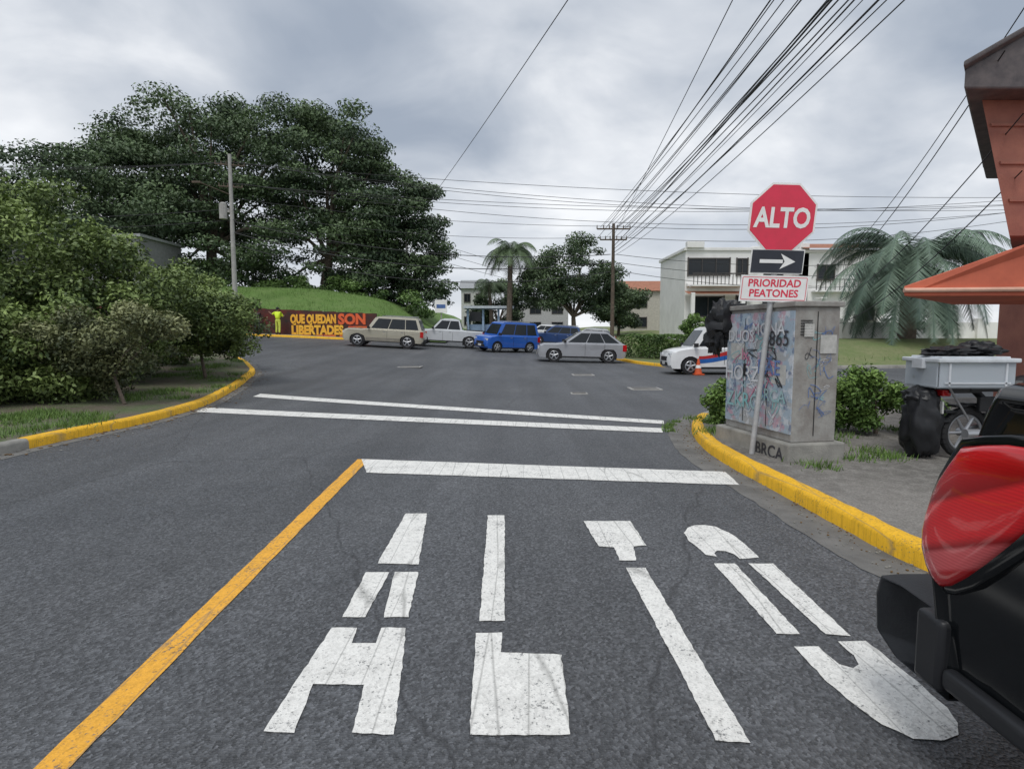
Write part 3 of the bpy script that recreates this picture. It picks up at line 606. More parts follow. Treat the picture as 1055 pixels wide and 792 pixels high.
def scr(face,mi,a0,z0,w,h,n,th):
    pts=[(a0+gr.random()*w,z0+gr.random()*h) for _ in range(n)]; pts=[(p.x,p.y) for p in catmull(pts,6)]
    o=-.0165-.0012*mi if face=='L' else -.0035-.001*mi
    for (a,b2),(c,d) in zip(pts,pts[1:]):
        L=math.hypot(c-a,d-b2)+1e-6; nx,ny=-(d-b2)/L*th,(c-a)/L*th
        q=[(a-nx,b2-ny),(c-nx,d-ny),(c+nx,d+ny),(a+nx,b2+ny)]
        if face=='L': v=[C+ld*x+rd*o+Vector((0,0,z)) for x,z in q]
        else: v=[C+rd*x+ld*o+Vector((0,0,z)) for x,z in q]
        mb.add(v,[(0,1,2,3)],mi)
for k in range(44): scr('L',gr.choice([0,1,1,0,2,3,4]),.05+gr.random()*.95,.45+gr.random()*1.05,.22,.2,5,gr.choice([.003,.005,.008]))
for k in range(22): scr('R',gr.choice([0,1,3,4,4]),.05+gr.random()*.3,.5+gr.random()*.95,.16,.16,5,gr.choice([.002,.004]))
LF=lambda a,z,o=.0245:C+ld*a-rd*o+Vector((0,0,z))
for (s,sz,a,z,mi) in (("DUOS",.2,1.25,1.42,1),("HORZ",.26,1.3,.95,1),("MONA",.2,.75,1.5,1),("ZKRO",.26,1.25,.62,0),("865",.24,.42,1.38,3),("BRCA",.2,.6,.75,0),("RAE",.24,.62,1.05,4),("lx",.2,.95,1.2,2)):
    text_into(mb,s,sz,LF(a,z),-ld,(0,0,1),mi,.002)
text_into(mb,"BRCA",.2,C+ld*.52-rd*.084+Vector((0,0,.13)),-ld,(0,0,1),3,.004)
mb.obj('graffiti',[M('spray_teal',(.22,.48,.50),.6,(.34,.44,.46),5),M('spray_white',(.70,.71,.74),.6),M('spray_pink',(.6,.25,.36),.6),M('spray_black',(.05,.05,.06),.6),M('spray_blue',(.14,.22,.46),.6)],e,fixn=False)
mb=MB()
for (a,z,w,h) in ((.30,1.30,.2,.2),(.10,1.48,.12,.14)): mb.add([C+rd*(a+dx*w)-ld*.012+Vector((0,0,z+dz*h)) for dx,dz in ((0,0),(1,0),(1,1),(0,1))],[(0,1,2,3)])
for (a,z,w,h) in ((1.2,1.2,.3,.2),(.36,.95,.25,.22)): mb.add([LF(a-dx*w,z+dz*h,.0145) for dx,dz in ((0,0),(1,0),(1,1),(0,1))],[(0,1,2,3)])
mb.obj('paper_notices',M('worn_paper',(.55,.54,.52),.8,(.4,.4,.38),12),e)
mb=MB(); pc=C+ld*1.38-rd*.02
mb.ball((pc.x-.02,pc.y,1.66),(.19,.17,.24),0,24,18,.5,2); mb.ball((pc.x-.10,pc.y,1.45),(.12,.13,.20),0,20,14,.5,8); mb.ball((pc.x+.1,pc.y+.03,1.83),(.17,.16,.1),0,18,12,.5,5)
mb.obj('black_plastic_bag',m_blackpl,smooth=True)
# ------------------------------------------------------------ crate, motorcycle
m_crate,nt,b=newmat('clear_plastic'); b.inputs['Base Color'].default_value=(.62,.68,.74,1); b.inputs['Roughness'].default_value=.18; b.inputs['Alpha'].default_value=.5
e=empty('plastic_storage_crate'); mb=MB(); cx,cy,cz=4.93,6.42,.93
for s in (-1,1):
    mb.box((cx+s*.41,cy,cz+.15),(.02,.5,.27)); mb.box((cx,cy+s*.26,cz+.15),(.8,.02,.27))
mb.box((cx,cy,cz+.01),(.8,.5,.02)); mb.obj('bin_shell',m_crate,e,bevel=.006)
mb=MB(); mb.box((cx,cy,cz+.30),(.87,.60,.045)); mb.box((cx,cy,cz+.33),(.74,.48,.022)); mb.obj('lid',M('lid_plastic',(.70,.74,.78),.3),e,bevel=.012)
mb=MB()
for s in (-1,1):
    mb.box((cx+s*.44,cy,cz+.26),(.05,.16,.10)); mb.box((cx+s*.3,cy-.275,cz+.15),(.02,.012,.24))
mb.box((cx,cy-.275,cz+.06),(.7,.012,.015)); mb.obj('latches_and_ribs',M('rib_plastic',(.66,.69,.73),.3),e)
mb=MB(); mb.box((cx-.1,cy+.02,cz+.12),(.42,.34,.18)); mb.ball((cx+.22,cy,cz+.12),(.15,.16,.1),0,16,10,.3,4); mb.obj('packed_goods',M('goods_dark',(.09,.10,.13),.7,(.3,.28,.26),9),e,bevel=.01)
mb=MB(); mb.ball((cx-.10,cy,cz+.375),(.27,.2,.065),0,40,24,.5,3); mb.ball((cx+.2,cy,cz+.40),(.20,.18,.09),0,40,24,.5,9); mb.obj('black_plastic_bag',m_blackpl,smooth=True,angle=60)
mb=MB(); mb.ball((4.55,6.42,.52),(.19,.19,.40),0,30,22,.3,13); mb.ball((4.55,6.44,.80),(.17,.16,.13),0,24,16,.4,17); mb.obj('black_rubbish_bag',m_blackpl,smooth=True,angle=60)
def motorcycle(name,x,y,z,rz):
    e=empty(name); R4=Matrix.Translation((x,y,z))@Matrix.Rotation(rz,4,'Z'); ty=MB();me=MB();bo=MB()
    for wx in (0,1.28):
        n=28
        for i in range(n):
            a=2*math.pi*i/n;a2=2*math.pi*(i+1)/n
            ty.cyl((wx+.25*math.cos(a),0,.29+.25*math.sin(a)),(wx+.25*math.cos(a2),0,.29+.25*math.sin(a2)),.045,.045,8)
            me.cyl((wx+.20*math.cos(a),0,.29+.20*math.sin(a)),(wx+.20*math.cos(a2),0,.29+.20*math.sin(a2)),.018,.018,6)
        for i in range(6): a=2*math.pi*i/6; me.cyl((wx,0,.29),(wx+.2*math.cos(a),0,.29+.2*math.sin(a)),.02,.014,6)
        me.cyl((wx,-.07,.29),(wx,.07,.29),.045,.045,12)
    me.cyl((1.28,-.07,.31),(1.02,-.07,.95),.022,.022,8); me.cyl((1.28,.07,.31),(1.02,.07,.95),.022,.022,8)
    me.cyl((1.0,-.34,1.03),(1.02,.34,1.03),.014,.014,8); me.cyl((0,.08,.31),(.5,.08,.4),.03,.03,8); me.cyl((-.1,-.12,.3),(.55,-.12,.3),.05,.035,10)
    for s in (-1,1):
        me.cyl((-.5,s*.16,.905),(.2,s*.13,.86),.012,.012,6); me.cyl((-.4,s*.15,.89),(-.05,s*.1,.45),.012,.012,6)
    bo.box((.55,0,.42),(.38,.26,.32)); bo.ball((.72,0,.78),(.26,.15,.15),0,16,10); bo.box((.25,0,.8),(.62,.24,.09)); bo.box((-.1,0,.80),(.36,.22,.12)); bo.cyl((.1,0,.75),(.5,0,.4),.04,.04,8)
    bo.box((.25,-.1,.62),(.4,.05,.16)); me.cyl((.45,-.14,.45),(.7,-.14,.40),.07,.06,12)
    for i in range(6):
        a=.5+i*.4;a2=a+.4; bo.box((-0+.32*math.cos((a+a2)/2),0,.29+.32*math.sin((a+a2)/2)),(.14,.12,.03))
    bo.ball((1.08,0,.95),(.12,.12,.13),0,14,10); bo.box((-.3,0,.74),(.1,.16,.07),1); bo.box((-.34,0,.58),(.02,.18,.14),2)
    ty.obj('tyres',m_black,e,smooth=True,mat4=R4); me.obj('frame_and_rims',m_rim,e,smooth=True,mat4=R4); bo.obj('bodywork',[m_blackpl,m_red_l,m_plate],e,bevel=.02,mat4=R4)
motorcycle('motorcycle',5.02,6.40,.13,.08)
mb=MB(); x,y=6.95,21.7; z=H(x,y)+.01
mb.box((x,y,z+.02),(.36,.36,.04),0); mb.cyl((x,y,z+.04),(x,y,z+.6),.14,.03,16,0); mb.cyl((x,y,z+.25),(x,y,z+.36),.105,.082,16,1); mb.obj('traffic_cone',[M('cone_orange',(.75,.12,.03),.5),m_sw],smooth=True)
# ------------------------------------------------------------ cars
def carpaint(n,c,metal=.3): return M(n,c,.3,tuple(x*.92 for x in c),2,coat=.6,metal=metal)
def car(name,x,y,head,L,W,Ht,paint,zb=1.05,zh=.98,wb=1.0,rf=.35,rr=-1.8,rb=-2.15,r=.34,gc=.26,base=.29,pickup=False,npan=3,trim=None):
    e=empty(name); h=math.radians(head); f=Vector((math.cos(h),math.sin(h),0)); s=Vector((-f.y,f.x,0))
    zc=H(x,y)+.005; f.z=(H(x+f.x*1.3,y+f.y*1.3)-H(x-f.x*1.3,y-f.y*1.3))/2.6; s.z=(H(x+s.x*.7,y+s.y*.7)-H(x-s.x*.7,y-s.y*.7))/1.4
    f.normalize(); up=f.cross(s).normalized(); s=up.cross(f)
    R4=Matrix(((f.x,s.x,up.x,x),(f.y,s.y,up.y,y),(f.z,s.z,up.z,zc),(0,0,0,1)))
    a=L/2; hw=W/2; xf=a-L*.19; xr=-a+L*.20; ra=r+.07
    prof=[(a-.14,gc),(a-.02,gc+.12),(a,.55),(a-.04,zh-.22),(a-.14,zh-.08),(a-.35,zh-.01),(wb+.3,zb-.04),(wb,zb),(rb,zb),(-a+.10,zb-.03),(-a+.01,zb-.18),(-a,.55),(-a+.03,gc+.12),(-a+.14,gc)]
    def arch(xc): return [(xc-ra*math.cos(t),max(gc,r+ra*math.sin(t))) for t in [math.asin(max(-1,(gc-r)/ra))+ (math.pi-2*math.asin(max(-1,(gc-r)/ra)))*i/9 for i in range(10)]]
    prof+=arch(xr)+arch(xf)
    mb=MB(); n=len(prof); vs=[]
    def lay(yy,k):
        out=[]
        for (px,pz) in prof:
            nx=max(-a+.16*k,min(a-.22*k,px)); nz=pz-(.06*k if pz>.75 else 0); out.append((nx,yy,nz))
        return out
    layers=[(-hw,1.),(-hw+.05,.35),(-hw+.16,0.),(hw-.16,0.),(hw-.05,.35),(hw,1.)]
    for yy,k in layers: vs+=lay(yy,k)
    fs=[tuple(range(n)),tuple((len(layers)-1)*n+i for i in range(n-1,-1,-1))]
    for l in range(len(layers)-1): fs+=[(l*n+i,l*n+(i+1)%n,(l+1)*n+(i+1)%n,(l+1)*n+i) for i in range(n)]
    mb.add(vs,fs)
    w0=hw-.07; w1=hw-.24; rb2=rb; zt=Ht
    secs=[(wb,zb-.02,w0),(rf+(wb-rf)*.08,zt-.09,w1+.03),(rf-.15,zt-.02,w1),((rf+rr)/2,zt,w1),(rr+.12,zt-.03,w1),(rr,zt-.1,w1+.03),(rb2,zb-.02,w0)]
    k=len(secs); gv=[(p[0],-p[2],p[1]) for p in secs]+[(p[0],p[2],p[1]) for p in secs]
    mb.add(gv,[tuple(range(k)),tuple(range(2*k-1,k-1,-1))]+[(i,(i+1)%k,k+(i+1)%k,k+i) for i in range(k)])
    mb.obj('body',paint,e,smooth=True,mat4=R4,angle=32)
    gl=MB()
    A=Vector((wb,0,zb));Bq=Vector((rb2,0,zb));D=Vector((rf,0,zt-.09));Cq=Vector((rr,0,zt-.1))
    def P(u,v,sgn):
        p=A.lerp(Bq,u).lerp(D.lerp(Cq,u),v); yy=w0+(w1+.03-w0)*v; return (p.x,sgn*(yy+.008),p.z)
    cuts={3:[(.07,.375),(.39,.69),(.705,.94)],2:[(.08,.5),(.53,.93)]}[npan]
    for sgn in (-1,1):
        for u0,u1 in cuts: gl.add([P(u0,.06,sgn),P(u1,.06,sgn),P(u1,.94,sgn),P(u0,.94,sgn)],[(0,1,2,3)])
    def end(x0,z0,x1,z1,d):
        q=[]
        for v,wm in ((.08,w0-.09),(.9,w1-.04)):
            px=x0+(x1-x0)*v; pz=z0+(z1-z0)*v; q+=[(px+d,-wm,pz+.004),(px+d,wm,pz+.004)]
        gl.add([q[0],q[1],q[3],q[2]],[(0,1,2,3)])
    end(wb,zb,rf+(wb-rf)*.08,zt-.09,.012); end(rb2,zb,rr,zt-.1,-.012)
    gl.obj('windows',m_glass,e,mat4=R4)
    d=MB()
    d.box((xr,0,.45),(ra*1.9,W-.1,.5),0); d.box((xf,0,.45),(ra*1.9,W-.1,.5),0); d.box((0,0,gc+.03),(L*.5,W+.015,.08),0)
    d.box((a-.02,0,.58),(.06,W*.5,.16),0); d.box((a-.03,0,gc+.16),(.08,W*.62,.14),0); d.box((-a+.02,0,gc+.14),(.06,W*.75,.14),0)
    for sgn in (-1,1):
        d.box((a-.19,sgn*(hw-.2),zh-.22),(.3,.3,.13),2); d.box((-a+.12,sgn*(hw-.075),zb-.22),(.2,.16,.34),3)
        d.box((wb-.12,sgn*(hw+.08),zb+.08),(.12,.2,.14),0); 
        for u in (.37,.69): 
            p=A.lerp(Bq,u); d.box((p.x,sgn*(hw-.0),.68),(.012,.012,.62),0); d.box((p.x+.16,sgn*(hw+.005),zb-.14),(.14,.02,.03),4)
        for xc in (xr,xf):
            d.cyl((xc,sgn*(hw-.2),r),(xc,sgn*(hw-.01),r),r,r,24,0); d.cyl((xc,sgn*(hw-.06),r),(xc,sgn*(hw+.0),r),r*.62,r*.6,20,0)
            for i in range(5): 
                t=2*math.pi*i/5+.3; d.cyl((xc,sgn*(hw+.005),r),(xc+r*.6*math.cos(t),sgn*(hw+.0),r+r*.6*math.sin(t)),.05,.035,6,1)
            d.cyl((xc,sgn*(hw-.01),r),(xc,sgn*(hw+.015),r),.07,.06,10,1)
            for i in range(16):
                t=2*math.pi*i/16;t2=t+2*math.pi/16; d.cyl((xc+r*.62*math.cos(t),sgn*(hw-.005),r+r*.62*math.sin(t)),(xc+r*.62*math.cos(t2),sgn*(hw-.005),r+r*.62*math.sin(t2)),.02,.02,5,1)
    d.box((-a-.005,0,.62),(.02,.42,.14),5); d.box((a+.012,0,.42),(.02,.36,.12),5)
    if trim is not None:
        for sgn in (-1,1): d.box((0,sgn*(hw+.004),.48),(L*.42,.02,.2),6)
    if pickup: 
        d.box((( -a+.12+rb)/2,0,zb+.003),(abs(-a+.12-rb)-.1,W-.34,.01),0)
        for sgn in (-1,1): d.cyl((rb-.3,sgn*(hw-.2),zb),(rb-.25,sgn*(hw-.2),zb+.5),.03,.03,6,4)
        d.cyl((rb-.25,-(hw-.2),zb+.5),(rb-.25,hw-.2,zb+.5),.03,.03,6,4)
    if not pickup:
        for sgn in (-1,1): d.box(((rf+rr)/2-.1,sgn*(w1-.05),Ht+.03),(abs(rf-rr)*.8,.04,.04),4)
    d.obj('details',[m_black,m_rim,m_lampw,m_red_l,m_chrome,m_plate,trim or m_black],e,mat4=R4)
    return e,R4
gold=carpaint('paint_champagne',(.50,.47,.38)); silver=carpaint('paint_silver',(.42,.43,.46),.4); whitep=carpaint('paint_white',(.82,.83,.84),0); blue=carpaint('paint_blue',(.02,.12,.52),.1); dkblue=carpaint('paint_dark_blue',(.03,.07,.20)); greyp=carpaint('paint_pale_grey',(.62,.64,.66),.1)
car('offroad_suv',-7.6,35,182,4.75,1.84,1.82,gold,1.08,1.06,.95,.45,-2.0,-2.25,.39,.34,trim=M('trim_beige',(.26,.24,.2),.5))
car('pickup_truck',-4.35,38.4,184,5.1,1.8,1.84,greyp,1.14,1.10,.95,.35,-.85,-1.05,.40,.38,pickup=True,npan=2)
car('minivan',-.35,37,214,4.0,1.68,1.88,blue,1.05,1.0,1.25,.75,-1.75,-1.93,.32,.24)
car('crossover_car',3.65,31.2,178,4.65,1.82,1.66,silver,1.02,.98,1.0,.1,-1.35,-2.15,.36,.26)
car('parked_car',3.6,47.5,170,4.4,1.78,1.65,dkblue,1.02,.98,1.0,.3,-1.75,-2.05,.36,.26)
car('parked_car',6.9,52,150,4.3,1.75,1.5,greyp,.95,.92,.9,.2,-1.4,-1.9)
car('parked_car',3.0,58,170,4.3,1.75,1.5,whitep,.95,.92,.9,.2,-1.4,-1.9)
e,R4=car('panel_van',8.0,22.6,179,4.2,1.68,1.82,whitep,1.02,.95,1.25,.7,-1.85,-2.0,.31,.22)
mb=MB()
for mi,(o,amp) in enumerate(((0,.0),(.10,.02))):
    for i in range(20):
        t0=i/20;t1=(i+1)/20
        fx=lambda t:1.0-t*2.7
        lo=lambda t:.42+.30*ss(t*1.3)+o*1.6; hi=lambda t:.58+.38*ss(t*1.3)+o*(1.1)
        y_=(.84+.006+.002*mi); mb.add([(fx(t0),y_,lo(t0)),(fx(t1),y_,lo(t1)),(fx(t1),y_,hi(t1)),(fx(t0),y_,hi(t0))],[(0,1,2,3)],mi)
mb.obj('livery_stripe',[M('livery_blue',(.03,.15,.5),.3),M('livery_red',(.55,.04,.04),.3)],e,mat4=R4)
def fg_truck():
    e=empty('black_pickup_truck'); x0,x1=1.385,3.13
    pb=M('paint_black_gloss',(.005,.006,.007),.10,(.006,.007,.008),3,coat=0,spec=.42)
    pts=[(1.715,1.36),(1.75,1.28),(1.78,1.12),(1.85,.90),(1.885,.78),(1.86,.60),(1.83,.42),(1.70,.37)]
    ra=.46;xc=.78
    pts+=[(xc+ra*math.cos(t),.40+ra*math.sin(t)) for t in [math.pi*i/12 for i in range(13)]]
    pts+=[(.2,.38),(-1.75,.38)]
    pts+=[(-2.35+ra*math.cos(t),.40+ra*math.sin(t)) for t in [math.pi*i/12 for i in range(13)]]
    pts+=[(-3.2,.40),(-3.35,.7),(-3.3,1.02),(-2.9,1.15),(-1.9,1.22),(.25,1.35)]
    mb=MB(); n=len(pts); vs=[]
    def sh(px,pz,k):
        return (px+(-.07*k if px>1.5 else (.07*k if px<-3 else 0)),pz-(.07*k if pz>1.0 else 0))
    lay=[(x0+.03,1.0),(x0,.62),(x0+.035,.2),(x0+.09,0),(x1-.09,0),(x1-.035,.2),(x1,.62),(x1-.03,1.)]
    for X,k in lay:
        for (py,pz) in pts:
            a,b2=sh(py,pz,k); 
            bul=.03*math.sin(max(0,min(1,(pz-.4)/.9))*math.pi)
            XX=X-(bul if X<2 else -bul)+(.03*max(0,pz-1.0) if X<2 else 0)
            vs.append((XX,a,b2))
    fs=[tuple(range(n)),tuple((len(lay)-1)*n+i for i in range(n-1,-1,-1))]
    for l in range(len(lay)-1): fs+=[(l*n+i,l*n+(i+1)%n,(l+1)*n+(i+1)%n,(l+1)*n+i) for i in range(n)]
    mb.add(vs,fs); mb.obj('body',pb,e,smooth=True,bevel=.012,seg=3,angle=40)
    cab=MB(); q=[(.2,1.30),(.05,1.80),(-.2,1.86),(-1.2,1.85),(-2.0,1.20)]
    v=[(x0+.10 if z<1.5 else x0+.25,y,z) for y,z in q]+[(x1-.10 if z<1.5 else x1-.25,y,z) for y,z in q]; k=len(q)
    cab.add(v,[tuple(range(k)),tuple(range(2*k-1,k-1,-1))]+[(i,(i+1)%k,k+(i+1)%k,k+i) for i in range(k)]); cab.obj('cab',m_glass,e,bevel=.03)
    def lens(name,poly,xo,bulge,mat,sub=2,rings=((1.0,0.),(.97,.35),(.9,.62),(.75,.85),(.5,.96),(.22,1.))):
        P=[(p.x,p.y) for p in catmull(poly+[poly[0]],sub)[:-1]]; cy_=sum(p[0] for p in P)/len(P); cz_=sum(p[1] for p in P)/len(P); k=len(P)
        m2=MB(); vs=[(xo+.08,y,z) for y,z in P]
        for s,h in rings: vs+=[(xo-bulge*h,cy_+(y-cy_)*s,cz_+(z-cz_)*s) for y,z in P]
        fs=[]; R_=len(rings)+1
        for r_ in range(R_-1): fs+=[(r_*k+i,r_*k+(i+1)%k,(r_+1)*k+(i+1)%k,(r_+1)*k+i) for i in range(k)]
        fs.append(tuple((R_-1)*k+i for i in range(k))); m2.add(vs,fs); return m2.obj(name,mat,e,smooth=True,angle=70)
    m_lens,nt,b=newmat('tail_lens'); co=coord(nt)
    wv=N(nt,'ShaderNodeTexWave'); wv.inputs['Scale'].default_value=30; wv.bands_direction='Z'; wv.inputs['Distortion'].default_value=.3; nt.links.new(co,wv.inputs['Vector'])
    xyz=N(nt,'ShaderNodeSeparateXYZ'); nt.links.new(co,xyz.inputs[0])
    zz=math_n(nt,'ADD',xyz.outputs['Z'],math_n(nt,'MULTIPLY',xyz.outputs['Y'],.45))
    zr=N(nt,'ShaderNodeMapRange'); zr.inputs['From Min'].default_value=1.50; zr.inputs['From Max'].default_value=1.95; nt.links.new(zz,zr.inputs['Value'])
    zc=ramp(nt,zr.outputs['Result'],[(.0,(.50,.006,.010)),(.12,(.50,.006,.010)),(.15,(.74,.13,.135)),(.27,(.74,.13,.135)),(.30,(.32,.003,.005)),(.36,(.82,.016,.022)),(.62,(.84,.018,.024)),(.66,(.32,.003,.005)),(.85,(.60,.008,.012)),(1.,(.68,.01,.014))])
    nt.links.new(mix(nt,math_n(nt,'MULTIPLY',wv.outputs['Color'],.25),zc,(.30,.003,.006)),b.inputs['Base Color'])
    b.inputs['Roughness'].default_value=.2; b.inputs['Coat Weight'].default_value=.6; b.inputs['Coat Roughness'].default_value=.04
    lens('tail_lamp_surround',[(1.775,1.185),(1.60,1.225),(1.45,1.22),(1.41,1.125),(1.44,1.01),(1.62,.81),(1.76,.69),(1.85,.68),(1.915,.78),(1.905,.92),(1.86,1.05)],x0+.004,.012,pb)
    lens('tail_lamp',[(1.755,1.16),(1.60,1.195),(1.48,1.19),(1.45,1.12),(1.48,1.03),(1.64,.84),(1.77,.715),(1.84,.70),(1.90,.79),(1.89,.91),(1.84,1.04)],x0-.006,.030,m_lens)
    bp=MB()
    prof=[(2.08,.31),(2.20,.36),(2.215,.50),(2.19,.575),(2.08,.59),(1.80,.58),(1.80,.31)]
    k=len(prof); lay=[(x0+.10,.60),(x0+.05,.80),(x0+.03,.92),(x0+.045,.99),(x0+.12,1.02),(x0+.4,1.03),(x1-.3,1.03),(x1+.0,.93),(x1+.02,.75)]; vs=[]
    for X,sx in lay:
        for y,z in prof: vs.append((X,1.8+(y-1.8)*sx,.45+(z-.45)*(.8+.2*sx)))
    fs=[tuple(range(k)),tuple((len(lay)-1)*k+i for i in range(k-1,-1,-1))]
    for l in range(len(lay)-1): fs+=[(l*k+i,l*k+(i+1)%k,(l+1)*k+(i+1)%k,(l+1)*k+i) for i in range(k)]
    bp.add(vs,fs); bp.obj('rear_bumper',M('bumper_black',(.014,.015,.018),.45,(.018,.02,.023),12,.15,90,spec=.3),e,smooth=True,bevel=.02,seg=4,angle=60)
    cl=MB(); cl.box((x0+.014,1.84,.47),(.07,.12,.24)); cl.box((x0+.008,1.47,.41),(.05,.62,.07)); cl.obj('side_cladding',m_blackpl,e,smooth=True,bevel=.02,seg=3)
    w=MB()
    for yy in (.78,-2.35):
        for X in (x0+.02,x1-.27): w.cyl((X,yy,.385),(X+.25,yy,.385),.385,.385,32,0); w.cyl((X-.005,yy,.385),(X+.255,yy,.385),.22,.22,24,1)
    w.obj('wheels',[m_black,m_rim],e,smooth=True,bevel=.02)
fg_truck()
# ------------------------------------------------------------ people
m_skin=M('skin',(.32,.18,.12),.6)
def person(name,x,y,z,face,vest,pants,arm='out',s=1.0):
    e=empty(name); R4=Matrix.Translation((x,y,z))@Matrix.Rotation(face,4,'Z')@Matrix.Scale(s,4)
    def skin(nm,verts,edges,rad,mat,sub=2):
        me=bpy.data.meshes.new(nm); me.from_pydata(verts,edges,[]); o=bpy.data.objects.new(nm,me); COL.objects.link(o); me.materials.append(mat)
        sk=o.modifiers.new('s','SKIN'); 
        for v,r in zip(me.skin_vertices[0].data,rad): v.radius=(r,r)
        me.skin_vertices[0].data[0].use_root=True
        sb=o.modifiers.new('sub','SUBSURF'); sb.levels=sub; sb.render_levels=sub; o.parent=e; o.matrix_world=R4; return o
    def hand(p,d):
        p=Vector(p); d=Vector(d).normalized(); sd=d.cross(Vector((0,1,0))).normalized() if abs(d.y)<.9 else Vector((1,0,0)); V=[p,p+d*.05,p+d*.09];E=[(0,1),(1,2)];Rr=[.025,.035,.03]
        for i,(o,l) in enumerate(((-.03,.07),(-.01,.08),(.01,.075),(.03,.06))):
            b0=len(V); V+=[p+d*.09+sd*o,p+d*(.09+l*.55)+sd*o,p+d*(.09+l)+sd*o+Vector((0,0,-.012))]; E+=[(2,b0),(b0,b0+1),(b0+1,b0+2)]; Rr+=[.01,.009,.007]
        b0=len(V); V+=[p+d*.05+sd*.045,p+d*.09+sd*.065]; E+=[(1,b0),(b0,b0+1)]; Rr+=[.011,.009]
        return V,E,Rr
    skin('trousers',[(0,0,.92),(0,.10,.86),(.04,.12,.50),(0,.13,.10),(0,-.10,.86),(-.02,-.12,.50),(-.08,-.13,.10),(0,0,1.02)],[(0,1),(1,2),(2,3),(0,4),(4,5),(5,6),(0,7)],[.13,.1,.075,.06,.1,.075,.06,.13],pants)
    aL=[(.02,.42,1.30),(.10,.62,1.42)] if arm=='out' else [(.03,.27,1.15),(.12,.25,.95)]
    aR=[(.15,-.28,1.15),(.38,-.2,1.2)] if arm=='out' else [(.03,-.27,1.15),(.14,-.22,.96)]
    skin('shirt_and_vest',[(0,0,.98),(0,0,1.15),(0,0,1.34),(0,0,1.45),(0,.18,1.40),aL[0],(0,-.18,1.40),aR[0]],[(0,1),(1,2),(2,3),(2,4),(4,5),(2,6),(6,7)],[.15,.165,.175,.08,.09,.06,.09,.06],vest)
    for nm,a0,a1 in (('forearm_and_hand',aL[0],aL[1]),('forearm_and_hand',aR[0],aR[1])):
        d=Vector(a1)-Vector(a0); V,E,Rr=hand(a1,d); V=[Vector(a0)]+V; E=[(0,1)]+[(a+1,b+1) for a,b in E]; Rr=[.042]+Rr
        skin(nm,V,E,Rr,m_skin,1)
    mb=MB(); mb.cyl((0,0,1.44),(.01,0,1.54),.052,.05,12,0); mb.ball((.02,0,1.63),(.095,.078,.12),0,18,14); mb.ball((.115,0,1.62),(.02,.014,.022),0,8,6)
    for sgn in (-1,1): mb.ball((.098,sgn*.032,1.645),(.012,.014,.009),1,8,6); mb.ball((.01,sgn*.08,1.63),(.02,.012,.03),0,8,6)
    mb.box((.108,0,1.575),(.012,.045,.01),1); mb.obj('head',[m_skin,m_black],e,smooth=True,mat4=R4)
    mb=MB(); mb.ball((.0,0,1.67),(.11,.092,.10),0,18,10); mb.cyl((.05,0,1.675),(.15,0,1.67),.07,.06,12,0); mb.obj('cap_and_hair',m_black,e,smooth=True,mat4=R4)
    mb=MB()
    for yy,xx in ((.13,.04),(-.13,-.04)): mb.ball((xx,yy,.05),(.14,.055,.05),0,12,8)
    mb.obj('shoes',m_black,e,smooth=True,mat4=R4)
m_hv=M('hi_vis_yellow',(.78,.98,.04),.6,(.70,.90,.04)); m_jean=M('trousers_dark',(.04,.045,.06),.8); m_pk=M('shirt_dark',(.08,.05,.06),.8)
m_kh=M('trousers_khaki',(.62,.70,.10),.8)
person('road_worker',-16.35,40.9,H(-16.35,40.9)+.13,math.radians(80),m_hv,m_kh,'out',1.08)
person('road_worker',-22.4,40.8,H(-22.4,40.8)+.13,math.radians(200),m_hv,m_jean,'down',1.03)
person('pedestrian',-24.2,41,H(-24.2,41)+.13,math.radians(-60),m_pk,m_jean,'down',1.02)
person('pedestrian',-17.9,41.1,H(-17.9,41.1)+.13,math.radians(120),m_pk,m_jean,'down',1.0)
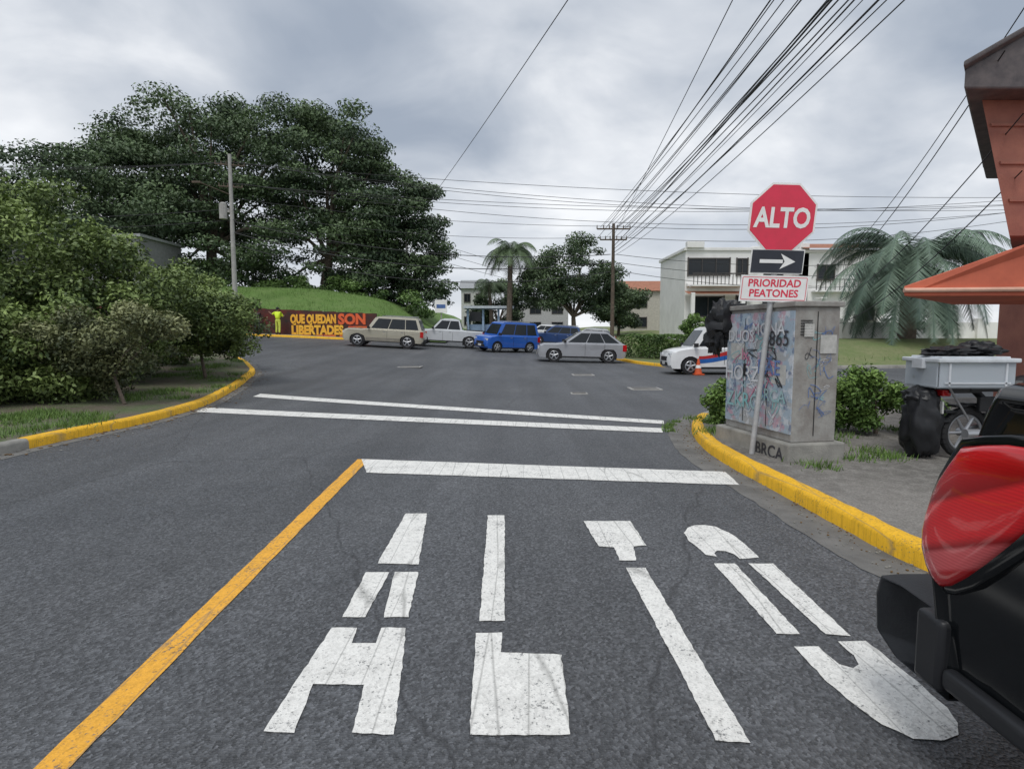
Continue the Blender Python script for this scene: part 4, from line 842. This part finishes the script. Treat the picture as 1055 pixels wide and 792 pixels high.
# ------------------------------------------------------------ sky and light
W=bpy.data.worlds.new('World'); S.world=W; W.use_nodes=True; nt=W.node_tree; bg=nt.nodes['Background']
sky=N(nt,'ShaderNodeTexSky',sky_type='NISHITA'); sky.sun_disc=False; sky.sun_elevation=math.radians(58); sky.sun_rotation=math.radians(200)
tc=N(nt,'ShaderNodeTexCoord'); sp=N(nt,'ShaderNodeSeparateXYZ'); nt.links.new(tc.outputs['Generated'],sp.inputs[0])
dz=math_n(nt,'ADD',math_n(nt,'MAXIMUM',sp.outputs['Z'],0.0),.28)
cb_=N(nt,'ShaderNodeCombineXYZ'); nt.links.new(math_n(nt,'DIVIDE',sp.outputs['X'],dz),cb_.inputs[0]); nt.links.new(math_n(nt,'DIVIDE',sp.outputs['Y'],dz),cb_.inputs[1])
def cloudnoise(scale,loc,detail,dist):
    n1=N(nt,'ShaderNodeTexNoise'); n1.inputs['Scale'].default_value=scale; n1.inputs['Detail'].default_value=detail; n1.inputs['Roughness'].default_value=.5; n1.inputs['Distortion'].default_value=dist
    mp=N(nt,'ShaderNodeMapping'); mp.inputs['Location'].default_value=loc; mp.inputs['Scale'].default_value=(.9,1.0,1); nt.links.new(cb_.outputs[0],mp.inputs[0]); nt.links.new(mp.outputs[0],n1.inputs['Vector']); return n1.outputs['Fac']
c1=cloudnoise(.9,(3.6,.4,0),6,.3); c2=cloudnoise(2.4,(7.1,3.3,0),6,.5)
cf=math_n(nt,'ADD',math_n(nt,'MULTIPLY',c1,.6),math_n(nt,'MULTIPLY',c2,.4))
cl=ramp(nt,cf,[(.38,(.33,.38,.46)),(.46,(.45,.495,.565)),(.53,(.60,.635,.69)),(.62,(.88,.895,.92))])
hz=ramp(nt,sp.outputs['Z'],[(0.,1.),(.30,0.)])
cl=mix(nt,math_n(nt,'MULTIPLY',hz,.6),cl,(.86,.88,.91))
skys=mix(nt,1.,sky.outputs[0],(.08,.08,.08),'MULTIPLY')
tot=mix(nt,.94,skys,cl); nt.links.new(tot,bg.inputs['Color']); bg.inputs['Strength'].default_value=1.14
sl=bpy.data.lights.new('sun','SUN'); sl.energy=1.5; sl.angle=math.radians(20); sl.color=(1,.98,.94)
so=bpy.data.objects.new('sun',sl); COL.objects.link(so); so.rotation_euler=(math.radians(32),0,math.radians(-20))
# ------------------------------------------------------------ camera
cam=bpy.data.cameras.new('camera'); cam.sensor_width=36; cam.lens=36*600/1055; cam.clip_end=3000; cam.clip_start=.05
co=bpy.data.objects.new('camera',cam); COL.objects.link(co); co.location=(0,0,1.5); co.rotation_euler=(math.radians(90-4.86),0,0); S.camera=co
